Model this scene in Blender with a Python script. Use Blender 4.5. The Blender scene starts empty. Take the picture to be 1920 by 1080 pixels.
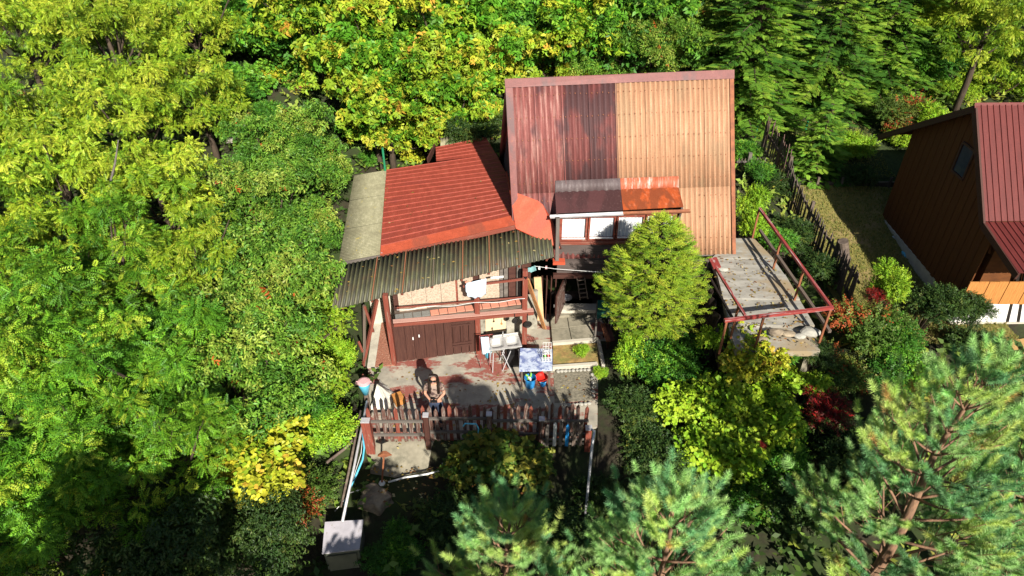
import bpy, bmesh, math, random
import numpy as np
from mathutils import Vector, Matrix, noise
R = math.radians
random.seed(11)
rng = np.random.default_rng(11)
S = bpy.context.scene
C = S.collection

# ------------------------------------------------------------------ camera
CAMH, PITCH, F = 12.3, R(36), 1280.0
cam = bpy.data.cameras.new('camera')
cam.lens = 24.0; cam.sensor_width = 36.0; cam.clip_start = 0.1; cam.clip_end = 800
camo = bpy.data.objects.new('camera', cam); C.objects.link(camo)
camo.location = (0, 0, CAMH); camo.rotation_euler = (math.pi/2 - PITCH, 0, 0)
S.camera = camo
S.render.resolution_x, S.render.resolution_y = 1024, 576

# ------------------------------------------------------------------ light
SUN_EL, SUN_AZ = R(34), R(16)          # azimuth: how far right of straight behind the camera
w = bpy.data.worlds.new('World'); S.world = w; w.use_nodes = True
wn = w.node_tree.nodes; wl = w.node_tree.links
bg = wn.get('Background') or wn.new('ShaderNodeBackground')
sky = wn.new('ShaderNodeTexSky'); sky.sky_type = 'NISHITA'; sky.sun_disc = False
sky.sun_elevation = SUN_EL; sky.sun_rotation = math.pi - SUN_AZ
wl.new(sky.outputs[0], bg.inputs[0]); bg.inputs[1].default_value = 0.05
sun = bpy.data.lights.new('sun', 'SUN'); sun.energy = 5.0; sun.angle = R(0.5); sun.color = (1, .94, .84)
suno = bpy.data.objects.new('sun', sun); C.objects.link(suno)
sdir = Vector((-math.sin(SUN_AZ)*math.cos(SUN_EL), math.cos(SUN_AZ)*math.cos(SUN_EL), -math.sin(SUN_EL)))
suno.rotation_euler = sdir.to_track_quat('-Z', 'Y').to_euler(); suno.location = (4, -10, 30)
S.view_settings.view_transform = 'Standard'; S.view_settings.look = 'None'
S.view_settings.exposure = 0.8; S.view_settings.gamma = 1.0; S.view_settings.use_curve_mapping = False
S.render.engine = 'CYCLES'
S.cycles.max_bounces = 5; S.cycles.diffuse_bounces = 1; S.cycles.transparent_max_bounces = 8

# ------------------------------------------------------------------ helpers
def ray(px, py):
    x = (px-960)/F; u = (540-py)/F
    return Vector((x, math.cos(PITCH)+u*math.sin(PITCH), -math.sin(PITCH)+u*math.cos(PITCH)))
def at(px, py, Z=None, Y=None):
    """surveyed point: where the line of sight meets the height Z or the vertical plane Y"""
    d = ray(px, py)
    t = (Z-CAMH)/d.z if Z is not None else Y/d.y
    return Vector((0, 0, CAMH)) + d*t
def vplane(p0, p1):
    n = Vector((p1.y-p0.y, -(p1.x-p0.x), 0)).normalized()
    if n.y > 0: n = -n
    def f(px, py, off=0.0):
        d = ray(px, py); o = Vector((0, 0, CAMH)); q = p0 + n*off
        return o + d*((q-o).dot(n)/d.dot(n))
    return f, n
def sm(a, b, x):
    t = np.clip((x-a)/(b-a), 0, 1); return t*t*(3-2*t)
def lerp(a, b, t): return a+(b-a)*t

def thing(name, label, cat, loc=(0, 0, 0), group=None):
    o = bpy.data.objects.new(name, None); C.objects.link(o); o.location = loc
    o.empty_display_size = .3
    o['label'] = label; o['category'] = cat
    if group: o['group'] = group
    return o
def tag(o, label=None, cat=None, group=None, kind=None):
    if label: o['label'] = label
    if cat: o['category'] = cat
    if group: o['group'] = group
    if kind: o['kind'] = kind
    return o
def link(name, me, parent=None, mx=None):
    o = bpy.data.objects.new(name, me); C.objects.link(o)
    if parent is not None: o.parent = parent
    if mx is not None: o.matrix_local = mx
    return o
def wloc(o):
    v = Vector((0, 0, 0))
    while o is not None: v = v + o.location; o = o.parent
    return v

class MB:
    def __init__(s): s.v = []; s.f = []; s.uv = None
    def add(s, vs, fs):
        b = len(s.v); s.v += [tuple(v) for v in vs]; s.f += [tuple(i+b for i in f) for f in fs]; return s
    def box(s, c, d, rz=0):
        c = Vector(c); m = Matrix.Rotation(rz, 3, 'Z')
        vs = [c + m @ Vector((x*d[0]/2, y*d[1]/2, z*d[2]/2)) for x in (-1, 1) for y in (-1, 1) for z in (-1, 1)]
        return s.add(vs, BOXF)
    def beam(s, p, q, wd, h, up=(0, 0, 1)):
        m = beam_mx(p, q, wd, h, up)
        return s.add([m @ v for v in UB], BOXF)
    def tube(s, pts, rs, n=7, cap=True):
        pts = [Vector(p) for p in pts]
        if not hasattr(rs, '__len__'): rs = [rs]*len(pts)
        b = len(s.v); ref = Vector((.13, .21, .97))
        for i, p in enumerate(pts):
            t = (pts[min(i+1, len(pts)-1)]-pts[max(i-1, 0)]).normalized()
            a = t.cross(ref)
            if a.length < .05: a = t.cross(Vector((1, 0, 0)))
            a.normalize(); c = t.cross(a)
            for k in range(n):
                an = 2*math.pi*k/n
                s.v.append(tuple(p+(a*math.cos(an)+c*math.sin(an))*rs[i]))
        for i in range(len(pts)-1):
            for k in range(n):
                s.f.append((b+i*n+k, b+i*n+(k+1) % n, b+(i+1)*n+(k+1) % n, b+(i+1)*n+k))
        if cap:
            s.f.append(tuple(b+k for k in range(n))[::-1]); e = b+(len(pts)-1)*n
            s.f.append(tuple(e+k for k in range(n)))
        return s
    def lathe(s, c, prof, n=16, sx=1, sy=1, cap=(True, True)):
        b = len(s.v); c = Vector(c)
        for r, z in prof:
            for k in range(n):
                a = 2*math.pi*k/n; s.v.append(tuple(c+Vector((r*sx*math.cos(a), r*sy*math.sin(a), z))))
        for i in range(len(prof)-1):
            for k in range(n):
                s.f.append((b+i*n+k, b+i*n+(k+1) % n, b+(i+1)*n+(k+1) % n, b+(i+1)*n+k))
        if cap[0]: s.f.append(tuple(b+k for k in range(n))[::-1])
        if cap[1]: s.f.append(tuple(b+(len(prof)-1)*n+k for k in range(n)))
        return s
    def slab(s, pts, th):
        """polygon given by its upper outline, thickened downwards"""
        n = len(pts); pts = [Vector(p) for p in pts]
        lo = [p-Vector((0, 0, th)) for p in pts]
        return s.add(pts+lo, [tuple(range(n)), tuple(range(2*n-1, n-1, -1))]+[(i, i+n, (i+1) % n+n, (i+1) % n) for i in range(n)])
    def panel(s, pts, th, n):
        """polygon thickened by th against the direction n"""
        k = len(pts); pts = [Vector(p) for p in pts]; n = Vector(n).normalized()
        lo = [p-n*th for p in pts]
        return s.add(pts+lo, [tuple(range(k)), tuple(range(2*k-1, k-1, -1))]+[(i, i+k, (i+1) % k+k, (i+1) % k) for i in range(k)])
    def obj(s, name, m, parent=None, smooth=False, uv=None, local=False):
        me = bpy.data.meshes.new(name)
        off = wloc(parent) if (parent is not None and not local) else Vector((0, 0, 0))
        me.from_pydata([(v[0]-off.x, v[1]-off.y, v[2]-off.z) for v in s.v], [], s.f)
        bm = bmesh.new(); bm.from_mesh(me); bmesh.ops.recalc_face_normals(bm, faces=bm.faces); bm.to_mesh(me); bm.free()
        if m: me.materials.append(m)
        if smooth: me.polygons.foreach_set('use_smooth', [True]*len(me.polygons))
        if uv is not None:
            l = me.uv_layers.new(name='UVMap')
            vi = np.zeros(len(me.loops), int); me.loops.foreach_get('vertex_index', vi)
            l.data.foreach_set('uv', np.asarray(uv, dtype=np.float32)[vi].ravel())
        return link(name, me, parent)
BOXF = [(0, 1, 3, 2), (4, 6, 7, 5), (0, 4, 5, 1), (2, 3, 7, 6), (0, 2, 6, 4), (1, 5, 7, 3)]
UB = [Vector((x, y, z)) for x in (0, 1) for y in (-.5, .5) for z in (-.5, .5)]
def beam_mx(p, q, wd, h, up=(0, 0, 1)):
    p = Vector(p); q = Vector(q); d = q-p; L = d.length; x = d.normalized(); u = Vector(up)
    if abs(x.dot(u)) > .98: u = Vector((0, 1, 0))
    y = u.cross(x).normalized(); z = x.cross(y)
    return Matrix(((x.x*L, y.x*wd, z.x*h, p.x), (x.y*L, y.y*wd, z.y*h, p.y), (x.z*L, y.z*wd, z.z*h, p.z), (0, 0, 0, 1)))
_ub = {}
def unit(m, kind='box'):
    k = (m.name, kind)
    if k not in _ub:
        if kind == 'box':
            me = bpy.data.meshes.new('board'); vs = UB; fs = BOXF
        else:   # picket: pointed far end
            me = bpy.data.meshes.new('picket')
            vs = [Vector((x, y, z)) for x in (0, .91) for y in (-.5, .5) for z in (-.5, .5)]+[Vector((1, 0, -.5)), Vector((1, 0, .5))]
            fs = [(0, 1, 3, 2), (0, 4, 5, 1), (2, 3, 7, 6), (0, 2, 6, 8, 4), (1, 5, 9, 7, 3), (4, 8, 9, 5), (8, 6, 7, 9)]
        me.from_pydata([tuple(v) for v in vs], [], fs)
        bm = bmesh.new(); bm.from_mesh(me); bmesh.ops.recalc_face_normals(bm, faces=bm.faces); bm.to_mesh(me); bm.free()
        me.materials.append(m); _ub[k] = me
    return _ub[k]
def piece(name, p, q, wd, h, m, parent, up=(0, 0, 1), kind='box'):
    """one board, post, rail or picket, sharing the unit mesh of its material"""
    off = wloc(parent)
    return link(name, unit(m, kind), parent, beam_mx(Vector(p)-off, Vector(q)-off, wd, h, up))

# ------------------------------------------------------------------ materials
def lin(r, g, b): return tuple(((c/255)/12.92 if c/255 < .04045 else ((c/255+.055)/1.055)**2.4) for c in (r, g, b))
def newmat(name):
    m = bpy.data.materials.new(name); m.use_nodes = True
    n = m.node_tree.nodes; p = n.get('Principled BSDF')
    return m, n, m.node_tree.links, p
def ramp(n, stops):
    r = n.new('ShaderNodeValToRGB'); e = r.color_ramp.elements
    while len(e) < len(stops): e.new(.5)
    for i, (pos, c) in enumerate(stops):
        e[i].position = pos; e[i].color = (c[0], c[1], c[2], 1)
    return r
def noise_n(n, l, vec, scale, detail=4, rough=.6, mapsc=None):
    t = n.new('ShaderNodeTexNoise'); t.inputs['Scale'].default_value = scale
    t.inputs['Detail'].default_value = detail; t.inputs['Roughness'].default_value = rough
    if mapsc:
        mp = n.new('ShaderNodeMapping'); mp.inputs['Scale'].default_value = mapsc
        l.new(vec, mp.inputs['Vector']); vec = mp.outputs[0]
    l.new(vec, t.inputs['Vector']); return t
def jitter(n, l, src):
    """object coordinates shifted by a random amount per object so that no two pieces look the same"""
    oi = n.new('ShaderNodeObjectInfo'); mu = n.new('ShaderNodeMath'); mu.operation = 'MULTIPLY'; mu.inputs[1].default_value = 37
    l.new(oi.outputs['Random'], mu.inputs[0]); ad = n.new('ShaderNodeVectorMath'); ad.operation = 'ADD'
    l.new(src, ad.inputs[0]); l.new(mu.outputs[0], ad.inputs[1]); return ad.outputs[0]
def mat(name, c1, c2=None, rough=.75, scale=5, mapsc=None, metal=0, bump=.25, patch=None, pscale=2.0, pthr=.55, space='Object', spec=.3, jit=True, pw=.06, pmap=None, speck=None):
    m, n, l, p = newmat(name)
    tc = n.new('ShaderNodeTexCoord'); vec = tc.outputs[space]
    if jit: vec = jitter(n, l, vec)
    c2 = c2 or tuple(x*.6 for x in c1)
    t = noise_n(n, l, vec, scale, 6, .65, mapsc)
    r = ramp(n, [(.32, c2), (.62, c1)]); l.new(t.outputs['Fac'], r.inputs[0]); col = r.outputs[0]
    if patch:
        t2 = noise_n(n, l, vec, pscale, 5, .7, pmap); r2 = ramp(n, [(pthr-pw, (0, 0, 0)), (pthr+pw, (1, 1, 1))]); l.new(t2.outputs['Fac'], r2.inputs[0])
        mx = n.new('ShaderNodeMix'); mx.data_type = 'RGBA'; l.new(r2.outputs[0], mx.inputs['Factor']); l.new(col, mx.inputs['A']); mx.inputs['B'].default_value = (*patch, 1); col = mx.outputs['Result']
    if speck:
        t3 = noise_n(n, l, vec, speck[1], 3, .8); r3 = ramp(n, [(speck[2], (0, 0, 0)), (speck[2]+.05, (1, 1, 1))]); l.new(t3.outputs['Fac'], r3.inputs[0])
        mx = n.new('ShaderNodeMix'); mx.data_type = 'RGBA'; l.new(r3.outputs[0], mx.inputs['Factor']); l.new(col, mx.inputs['A']); mx.inputs['B'].default_value = (*speck[0], 1); col = mx.outputs['Result']
    l.new(col, p.inputs['Base Color']); p.inputs['Roughness'].default_value = rough; p.inputs['Metallic'].default_value = metal
    p.inputs['Specular IOR Level'].default_value = spec
    if bump:
        b = n.new('ShaderNodeBump'); b.inputs['Strength'].default_value = bump; b.inputs['Distance'].default_value = .02
        l.new(t.outputs['Fac'], b.inputs['Height']); l.new(b.outputs[0], p.inputs['Normal'])
    return m
def wood(name, c1, c2, rough=.8, patch=None, pthr=.58):
    return mat(name, c1, c2, rough, 1.0, (3, 9, 9), bump=.5, patch=patch, pscale=1.2, pthr=pthr, pmap=(4, 3, 3))
def roofmat(name, base, streak, dark, dthr=.55, sthr=.55, rough=.7, su=14, sv=.9, dscale=.9, spec=.3, lich=None, groove=.0):
    """weathered sheet: streaks run down the slope (UV v), dark stains in broad patches"""
    m, n, l, p = newmat(name)
    uv = n.new('ShaderNodeUVMap'); uv.uv_map = 'UVMap'; v = uv.outputs[0]
    t = noise_n(n, l, v, 1, 6, .7, (su, sv, 1)); r = ramp(n, [(.3, tuple(x*.72 for x in base)), (sthr-.02, base), (sthr+.14, streak)])
    l.new(t.outputs['Fac'], r.inputs[0])
    t2 = noise_n(n, l, v, dscale, 6, .55, (1.6, .7, 1)); r2 = ramp(n, [(dthr-.03, (0, 0, 0)), (dthr+.05, (.85, .85, .85))]); l.new(t2.outputs['Fac'], r2.inputs[0])
    mx = n.new('ShaderNodeMix'); mx.data_type = 'RGBA'; l.new(r2.outputs[0], mx.inputs['Factor']); l.new(r.outputs[0], mx.inputs['A']); mx.inputs['B'].default_value = (*dark, 1)
    col = mx.outputs['Result']
    t3 = noise_n(n, l, v, 28, 4, .8); r3 = ramp(n, [(.3, (.75, .75, .75)), (.7, (1.15, 1.15, 1.15))]); l.new(t3.outputs['Fac'], r3.inputs[0])
    m3 = n.new('ShaderNodeMix'); m3.data_type = 'RGBA'; m3.blend_type = 'MULTIPLY'; m3.inputs['Factor'].default_value = 1
    l.new(col, m3.inputs['A']); l.new(r3.outputs[0], m3.inputs['B']); col = m3.outputs['Result']
    if groove:  # valleys darkened: grime plus painted rib shading that the frontal sun lacks
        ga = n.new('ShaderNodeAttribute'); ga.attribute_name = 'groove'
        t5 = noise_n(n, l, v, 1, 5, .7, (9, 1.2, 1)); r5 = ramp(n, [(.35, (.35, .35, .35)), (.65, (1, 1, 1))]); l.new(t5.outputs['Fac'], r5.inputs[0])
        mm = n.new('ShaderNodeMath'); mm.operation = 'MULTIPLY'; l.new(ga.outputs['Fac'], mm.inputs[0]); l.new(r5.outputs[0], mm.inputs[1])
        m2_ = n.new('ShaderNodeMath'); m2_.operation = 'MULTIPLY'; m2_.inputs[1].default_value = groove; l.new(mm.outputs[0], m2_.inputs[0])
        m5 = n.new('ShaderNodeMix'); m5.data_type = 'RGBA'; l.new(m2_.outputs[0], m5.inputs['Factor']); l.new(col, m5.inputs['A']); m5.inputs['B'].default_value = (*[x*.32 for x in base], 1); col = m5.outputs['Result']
    if lich:
        t4 = noise_n(n, l, v, 2.2, 8, .75); r4 = ramp(n, [(.6, (0, 0, 0)), (.66, (1, 1, 1))]); l.new(t4.outputs['Fac'], r4.inputs[0])
        m4 = n.new('ShaderNodeMix'); m4.data_type = 'RGBA'; l.new(r4.outputs[0], m4.inputs['Factor']); l.new(col, m4.inputs['A']); m4.inputs['B'].default_value = (*lich, 1); col = m4.outputs['Result']
    l.new(col, p.inputs['Base Color']); p.inputs['Roughness'].default_value = rough; p.inputs['Specular IOR Level'].default_value = spec
    b = n.new('ShaderNodeBump'); b.inputs['Strength'].default_value = .2; b.inputs['Distance'].default_value = .01
    l.new(t3.outputs['Fac'], b.inputs['Height']); l.new(b.outputs[0], p.inputs['Normal'])
    return m
def plain(name, c, rough=.5, metal=0, spec=.4): return mat(name, c, tuple(x*.8 for x in c), rough, 12, metal=metal, bump=.05, spec=spec)

M = {}
M['red_wood'] = wood('red_painted_wood', (.26, .065, .04), (.13, .035, .025), .7, (.26, .15, .11), .6)
M['brown_wood'] = wood('brown_painted_wood', (.085, .035, .025), (.05, .02, .016), .65, (.16, .09, .07), .68)
M['old_wood'] = wood('weathered_wood', (.17, .13, .10), (.07, .05, .04))
M['grey_wood'] = wood('grey_weathered_wood', (.17, .15, .13), (.09, .075, .065))
M['picket_wood'] = wood('faded_red_picket_wood', (.13, .06, .045), (.07, .04, .03), .8, (.26, .22, .19), .56)
M['new_wood'] = wood('pale_orange_wood', (.55, .27, .11), (.38, .17, .06))
M['pine_board'] = wood('varnished_pine_boards', (.50, .22, .06), (.36, .14, .035))
M['dark_wall'] = wood('dark_stained_boards', (.14, .048, .012), (.085, .03, .009))
M['house_board'] = wood('dark_house_boards', (.12, .095, .085), (.055, .04, .036))
M['concrete'] = mat('concrete', (.30, .27, .20), (.20, .18, .13), .9, 3, bump=.3, patch=(.15, .14, .10), pscale=1.1, pthr=.6, jit=False)
M['cement'] = mat('pale_cement', (.56, .52, .42), (.42, .38, .31), .9, 4, bump=.3)
M['patio'] = mat('patio_cement_and_worn_red_paint', (.42, .38, .30), (.25, .23, .19), .9, 2.2, bump=.3, patch=(.26, .085, .065), pscale=.75, pthr=.53, pw=.025, jit=False, speck=((.42, .38, .3), 9, .62), pmap=(1, 2.1, 1))
M['terrace'] = mat('terrace_concrete', (.36, .345, .30), (.22, .205, .175), .9, 2.0, (1, 3, 1), bump=.3, patch=(.30, .23, .14), pscale=.6, pthr=.52, jit=False, speck=((.10, .07, .045), 6, .62))
M['mulch'] = mat('red_brown_rubble', (.40, .17, .11), (.2, .08, .05), .95, 30, bump=.8, jit=False, speck=((.5, .35, .25), 20, .6))
M['osb'] = mat('flaky_pressed_board', (.52, .42, .32), (.30, .22, .16), .85, 22, bump=.2, speck=((.22, .15, .1), 40, .62))
M['white_paint'] = mat('white_paint', (.8, .79, .76), (.68, .67, .64), .5, 8, bump=.1)
M['white_plastic'] = plain('white_plastic', (.78, .78, .76), .4)
M['steel'] = mat('brushed_steel', (.6, .59, .56), (.42, .41, .39), .42, 9, metal=.35, bump=.03)
M['galv'] = mat('galvanised_metal', (.62, .61, .62), (.45, .44, .46), .45, 7, metal=.3, bump=.1)
M['blue'] = plain('blue_plastic', (.03, .26, .62), .35)
M['light_blue'] = plain('sky_blue_plastic', (.12, .52, .72), .35)
M['red_plastic'] = plain('red_plastic', (.75, .03, .02), .35)
M['green_plastic'] = plain('lime_green_plastic', (.25, .62, .1), .4)
M['pink'] = plain('pink_plastic', (.72, .42, .42), .4)
M['black'] = plain('black_material', (.012, .012, .013), .5)
M['dark_metal'] = plain('dark_iron', (.03, .025, .022), .5, .4)
M['tile_grey'] = mat('grey_ledge_tile', (.22, .22, .20), (.14, .14, .13), .7, 9)
M['tile_red'] = mat('salmon_ledge_tile', (.62, .26, .18), (.5, .2, .13), .7, 9)
M['cream'] = mat('cream_board', (.76, .58, .36), (.66, .5, .31), .6, 5, bump=.05)
M['shirt'] = mat('pale_blue_cloth', (.58, .68, .78), (.5, .6, .7), .9, 8, bump=.1)
M['teal_cloth'] = plain('teal_cloth', (.22, .42, .42), .9)
M['curtain'] = mat('white_lace_curtain', (.66, .67, .7), (.40, .42, .46), .9, 1, (40, 40, 6), bump=.3)
M['stone'] = mat('pale_pebble', (.42, .40, .34), (.28, .27, .24), .9, 9)
M['rock'] = mat('grey_brown_stump_wood', (.36, .29, .20), (.14, .11, .08), .9, 3.5, (1, 1, 2.5), bump=1.0)
M['rail_paint'] = mat('flaking_red_rail_paint', (.32, .05, .045), (.2, .035, .03), .55, 8, bump=.1, patch=(.5, .42, .4), pscale=1, pmap=(5, 2, 2), pthr=.6)
M['rust'] = mat('rusty_iron', (.30, .11, .05), (.16, .06, .035), .75, 6, bump=.2)
M['soil'] = mat('soil', (.045, .036, .022), (.018, .015, .01), .95, 5, bump=1.0, patch=(.035, .06, .014), pscale=.7, pthr=.5, pw=.12, jit=False)
M['lawn'] = mat('dry_lawn', (.22, .18, .05), (.10, .11, .03), .95, 9, bump=.6, patch=(.28, .20, .09), pscale=.9, pthr=.6, pw=.08, jit=False)
M['bark'] = mat('bark', (.09, .065, .045), (.04, .03, .02), .95, 3, (6, 6, 1.2), bump=.8)
M['pine_bark'] = mat('pine_bark', (.30, .17, .10), (.16, .10, .07), .95, 3, (6, 6, 1.5), bump=.8)
M['glass'] = plain('window_glass', (.05, .07, .09), .06, spec=.8)

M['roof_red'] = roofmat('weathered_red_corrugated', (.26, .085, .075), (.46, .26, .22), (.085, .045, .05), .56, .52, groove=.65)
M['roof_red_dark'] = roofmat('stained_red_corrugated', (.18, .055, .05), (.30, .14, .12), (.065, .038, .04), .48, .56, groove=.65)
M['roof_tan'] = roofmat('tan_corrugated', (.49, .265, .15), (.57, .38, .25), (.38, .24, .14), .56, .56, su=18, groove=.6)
M['roof_metal'] = roofmat('brick_red_ribbed_metal', (.33, .062, .038), (.38, .10, .065), (.27, .052, .036), .58, .58, .55, 3, 5, spec=.3)
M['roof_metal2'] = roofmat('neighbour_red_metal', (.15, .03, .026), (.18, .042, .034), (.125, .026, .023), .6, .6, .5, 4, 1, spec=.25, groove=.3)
M['ridge'] = roofmat('ridge_cap_metal', (.20, .062, .055), (.28, .12, .1), (.11, .055, .055), .56, .6, .5, 3, 3)
M['smooth_red'] = roofmat('smooth_red_metal', (.55, .095, .045), (.6, .13, .07), (.45, .08, .045), .6, .6, .5, 3, 3)
M['flash_red'] = roofmat('front_flashing_red', (.45, .085, .04), (.5, .13, .07), (.28, .07, .04), .52, .6, .55, 3, 3)
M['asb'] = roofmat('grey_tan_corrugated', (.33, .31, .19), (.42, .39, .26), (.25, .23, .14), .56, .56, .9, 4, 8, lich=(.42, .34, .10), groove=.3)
M['grey_flash'] = roofmat('grey_dormer_sheet', (.13, .10, .10), (.24, .21, .2), (.09, .065, .065), .5, .55, .6, 9, 2)
M['brown_sheet'] = roofmat('dark_brown_dormer_sheet', (.065, .028, .028), (.3, .22, .2), (.09, .035, .035), .55, .62, .6, 22, 14)
M['orange_sheet'] = roofmat('rusty_orange_dormer_sheet', (.44, .085, .02), (.5, .22, .13), (.20, .05, .018), .48, .58, .7, 9, 4, dscale=2.2)
M['orange_flaked'] = roofmat('flaking_orange_dormer_sheet', (.44, .12, .06), (.66, .58, .52), (.36, .09, .04), .56, .52, .6, 11, 1.5)
def awning_mat():
    m, n, l, p = newmat('dirty_translucent_sheet')
    uv = n.new('ShaderNodeUVMap'); v = uv.outputs[0]
    t = noise_n(n, l, v, 1, 6, .7, (6, 1.5, 1)); r = ramp(n, [(.3, (.09, .085, .06)), (.6, (.19, .19, .12)), (.72, (.30, .29, .2))]); l.new(t.outputs['Fac'], r.inputs[0])
    t2 = noise_n(n, l, v, 1.3, 5, .7); r2 = ramp(n, [(.48, (0, 0, 0)), (.66, (.8, .8, .8))]); l.new(t2.outputs['Fac'], r2.inputs[0])
    mx = n.new('ShaderNodeMix'); mx.data_type = 'RGBA'; l.new(r2.outputs[0], mx.inputs['Factor']); l.new(r.outputs[0], mx.inputs['A']); mx.inputs['B'].default_value = (.19, .13, .09, 1)
    ga = n.new('ShaderNodeAttribute'); ga.attribute_name = 'groove'; rg = ramp(n, [(.1, (.95, .95, .75)), (.35, (.55, .55, .5)), (1, (.33, .33, .35))]); l.new(ga.outputs['Fac'], rg.inputs[0])  # lighter crests and darker valleys paint rib shading into the sheet colour
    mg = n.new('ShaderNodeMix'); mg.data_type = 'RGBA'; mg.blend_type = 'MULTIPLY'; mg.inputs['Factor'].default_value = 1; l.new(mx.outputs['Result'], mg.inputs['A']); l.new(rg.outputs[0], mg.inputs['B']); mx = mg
    p.inputs['Roughness'].default_value = .5; l.new(mx.outputs['Result'], p.inputs['Base Color'])
    tr = n.new('ShaderNodeBsdfTransparent'); tr.inputs[0].default_value = (.85, .9, .75, 1)
    tl = n.new('ShaderNodeBsdfTranslucent'); l.new(mx.outputs['Result'], tl.inputs[0])
    a = n.new('ShaderNodeMixShader'); a.inputs[0].default_value = .25; l.new(p.outputs[0], a.inputs[1]); l.new(tl.outputs[0], a.inputs[2])
    b = n.new('ShaderNodeMixShader'); b.inputs[0].default_value = .10; l.new(a.outputs[0], b.inputs[1]); l.new(tr.outputs[0], b.inputs[2])
    l.new(b.outputs[0], n.get('Material Output').inputs[0]); return m
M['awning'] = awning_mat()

def corr(name, c00, c10, c11, c01, pitch, amp, m, parent, prof='sine', samples=6, along='v', th=.008, uoff=0, nv=3, voff=0):
    """corrugated sheet over the quad c00 (u0,v0) c10 (u1,v0) c11 c01; ridges run along v; real thickness"""
    c00, c10, c11, c01 = map(Vector, (c00, c10, c11, c01))
    Lu = ((c10-c00).length+(c11-c01).length)/2; Lv = ((c01-c00).length+(c11-c10).length)/2
    nr = max(1, round(Lu/pitch))
    ts = []; hs = []
    for i in range(nr):
        if prof == 'sine':
            for k in range(samples): ts.append((i+k/samples)/nr); hs.append(math.cos(2*math.pi*k/samples)*amp/2)
        elif prof == 'rib':
            for a, h in ((0, 0), (.74, 0), (.80, 1), (.90, 1), (.96, 0)): ts.append((i+a)/nr); hs.append(h*amp)
        else:
            for a, h in ((0, 0), (.45, 0), (.55, 1), (.9, 1)): ts.append((i+a)/nr); hs.append(h*amp)
    ts.append(1); hs.append(hs[0])
    nrm = (c10-c00).cross(c01-c00).normalized()
    if nrm.z < 0: nrm = -nrm
    mb = MB(); uv = []; K = len(ts); grv = []; amn, amx = min(hs), max(hs)
    for side in (0, 1):
        for j in range(nv+1):
            v = j/nv
            for t, h in zip(ts, hs):
                p = c00*(1-t)*(1-v)+c10*t*(1-v)+c11*t*v+c01*(1-t)*v
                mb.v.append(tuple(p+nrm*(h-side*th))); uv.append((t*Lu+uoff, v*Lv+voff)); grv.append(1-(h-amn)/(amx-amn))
    o = (nv+1)*K
    for j in range(nv):
        for i in range(K-1):
            a = j*K+i; mb.f.append((a, a+1, a+K+1, a+K)); mb.f.append((o+a, o+a+K, o+a+K+1, o+a+1))
    for i in range(K-1):
        mb.f.append((i, o+i, o+i+1, i+1)); a = nv*K+i; mb.f.append((a, a+1, o+a+1, o+a))
    for j in range(nv):
        a = j*K; mb.f.append((a, a+K, o+a+K, o+a)); a = j*K+K-1; mb.f.append((a, o+a, o+a+K, a+K))
    o = mb.obj(name, m, parent, smooth=(prof == 'sine'), uv=uv)
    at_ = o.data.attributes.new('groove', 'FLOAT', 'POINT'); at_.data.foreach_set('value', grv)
    return o
def flat(name, pts, th, m, parent, n=None):
    pts = [Vector(p) for p in pts]
    nn = n or (pts[1]-pts[0]).cross(pts[-1]-pts[0]).normalized()
    if nn[2] < 0: nn = -nn
    u = (pts[1]-pts[0]).normalized(); v = nn.cross(u)
    uv = [((p-pts[0]).dot(u), (p-pts[0]).dot(v)) for p in pts]*2
    return MB().panel(pts, th, nn).obj(name, m, parent, uv=uv)

# ------------------------------------------------------------------ terrain
def ground(x, y):
    x = np.asarray(x, float); y = np.asarray(y, float)
    front = -.32*sm(10.7, 10.3, y) - .1*np.clip(10.4-y, 0, 8)
    back = .2*np.clip(y-19, 0, 200) + .5*sm(16, 20, y)
    left = sm(-3.6, -7, x)*.09*np.clip(y-8, 0, 30)
    right = sm(7.6, 8.8, x)*sm(9, 13, y)*1.0*(1-sm(20.3, 20.6, y)) + sm(7.6, 8.8, x)*sm(20.3, 20.7, y)*.9
    deckback = sm(16.2, 17.6, y)*sm(5.9, 6.6, x)*(1-sm(8, 9, x))*1.3*(1-sm(20, 24, y)*.6)
    lump = .12*np.sin(x*.9+1.3*np.sin(y*.5))*np.sin(y*.8+x*.3)*(1-np.exp(-((x+.5)/5.5)**2-((y-13)/4.5)**2))*sm(6.5, 5.5, np.abs(x-12.5)) 
    return front+back+left+right+deckback-.05+lump*.5
def g(x, y): return float(ground(x, y))
xs = np.concatenate([np.arange(-60, -14, 2.5), np.arange(-14, 22, .3), np.arange(22, 71, 2.5)])
ys = np.concatenate([np.arange(-30, 2, 2.), np.arange(2, 34, .3), np.arange(34, 75, 2.), np.arange(75, 260, 12.)])
X, Y = np.meshgrid(xs, ys); Z = ground(X, Y)
nx, ny = len(xs), len(ys)
me = bpy.data.meshes.new('ground')
idx = np.arange(nx*ny).reshape(ny, nx)
quads = np.stack([idx[:-1, :-1], idx[:-1, 1:], idx[1:, 1:], idx[1:, :-1]], -1).reshape(-1, 4)
me.from_pydata(np.stack([X, Y, Z], -1).reshape(-1, 3).tolist(), [], quads.tolist())
me.materials.append(M['soil']); me.polygons.foreach_set('use_smooth', [True]*len(me.polygons))
tag(link('ground', me), kind='structure')
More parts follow.
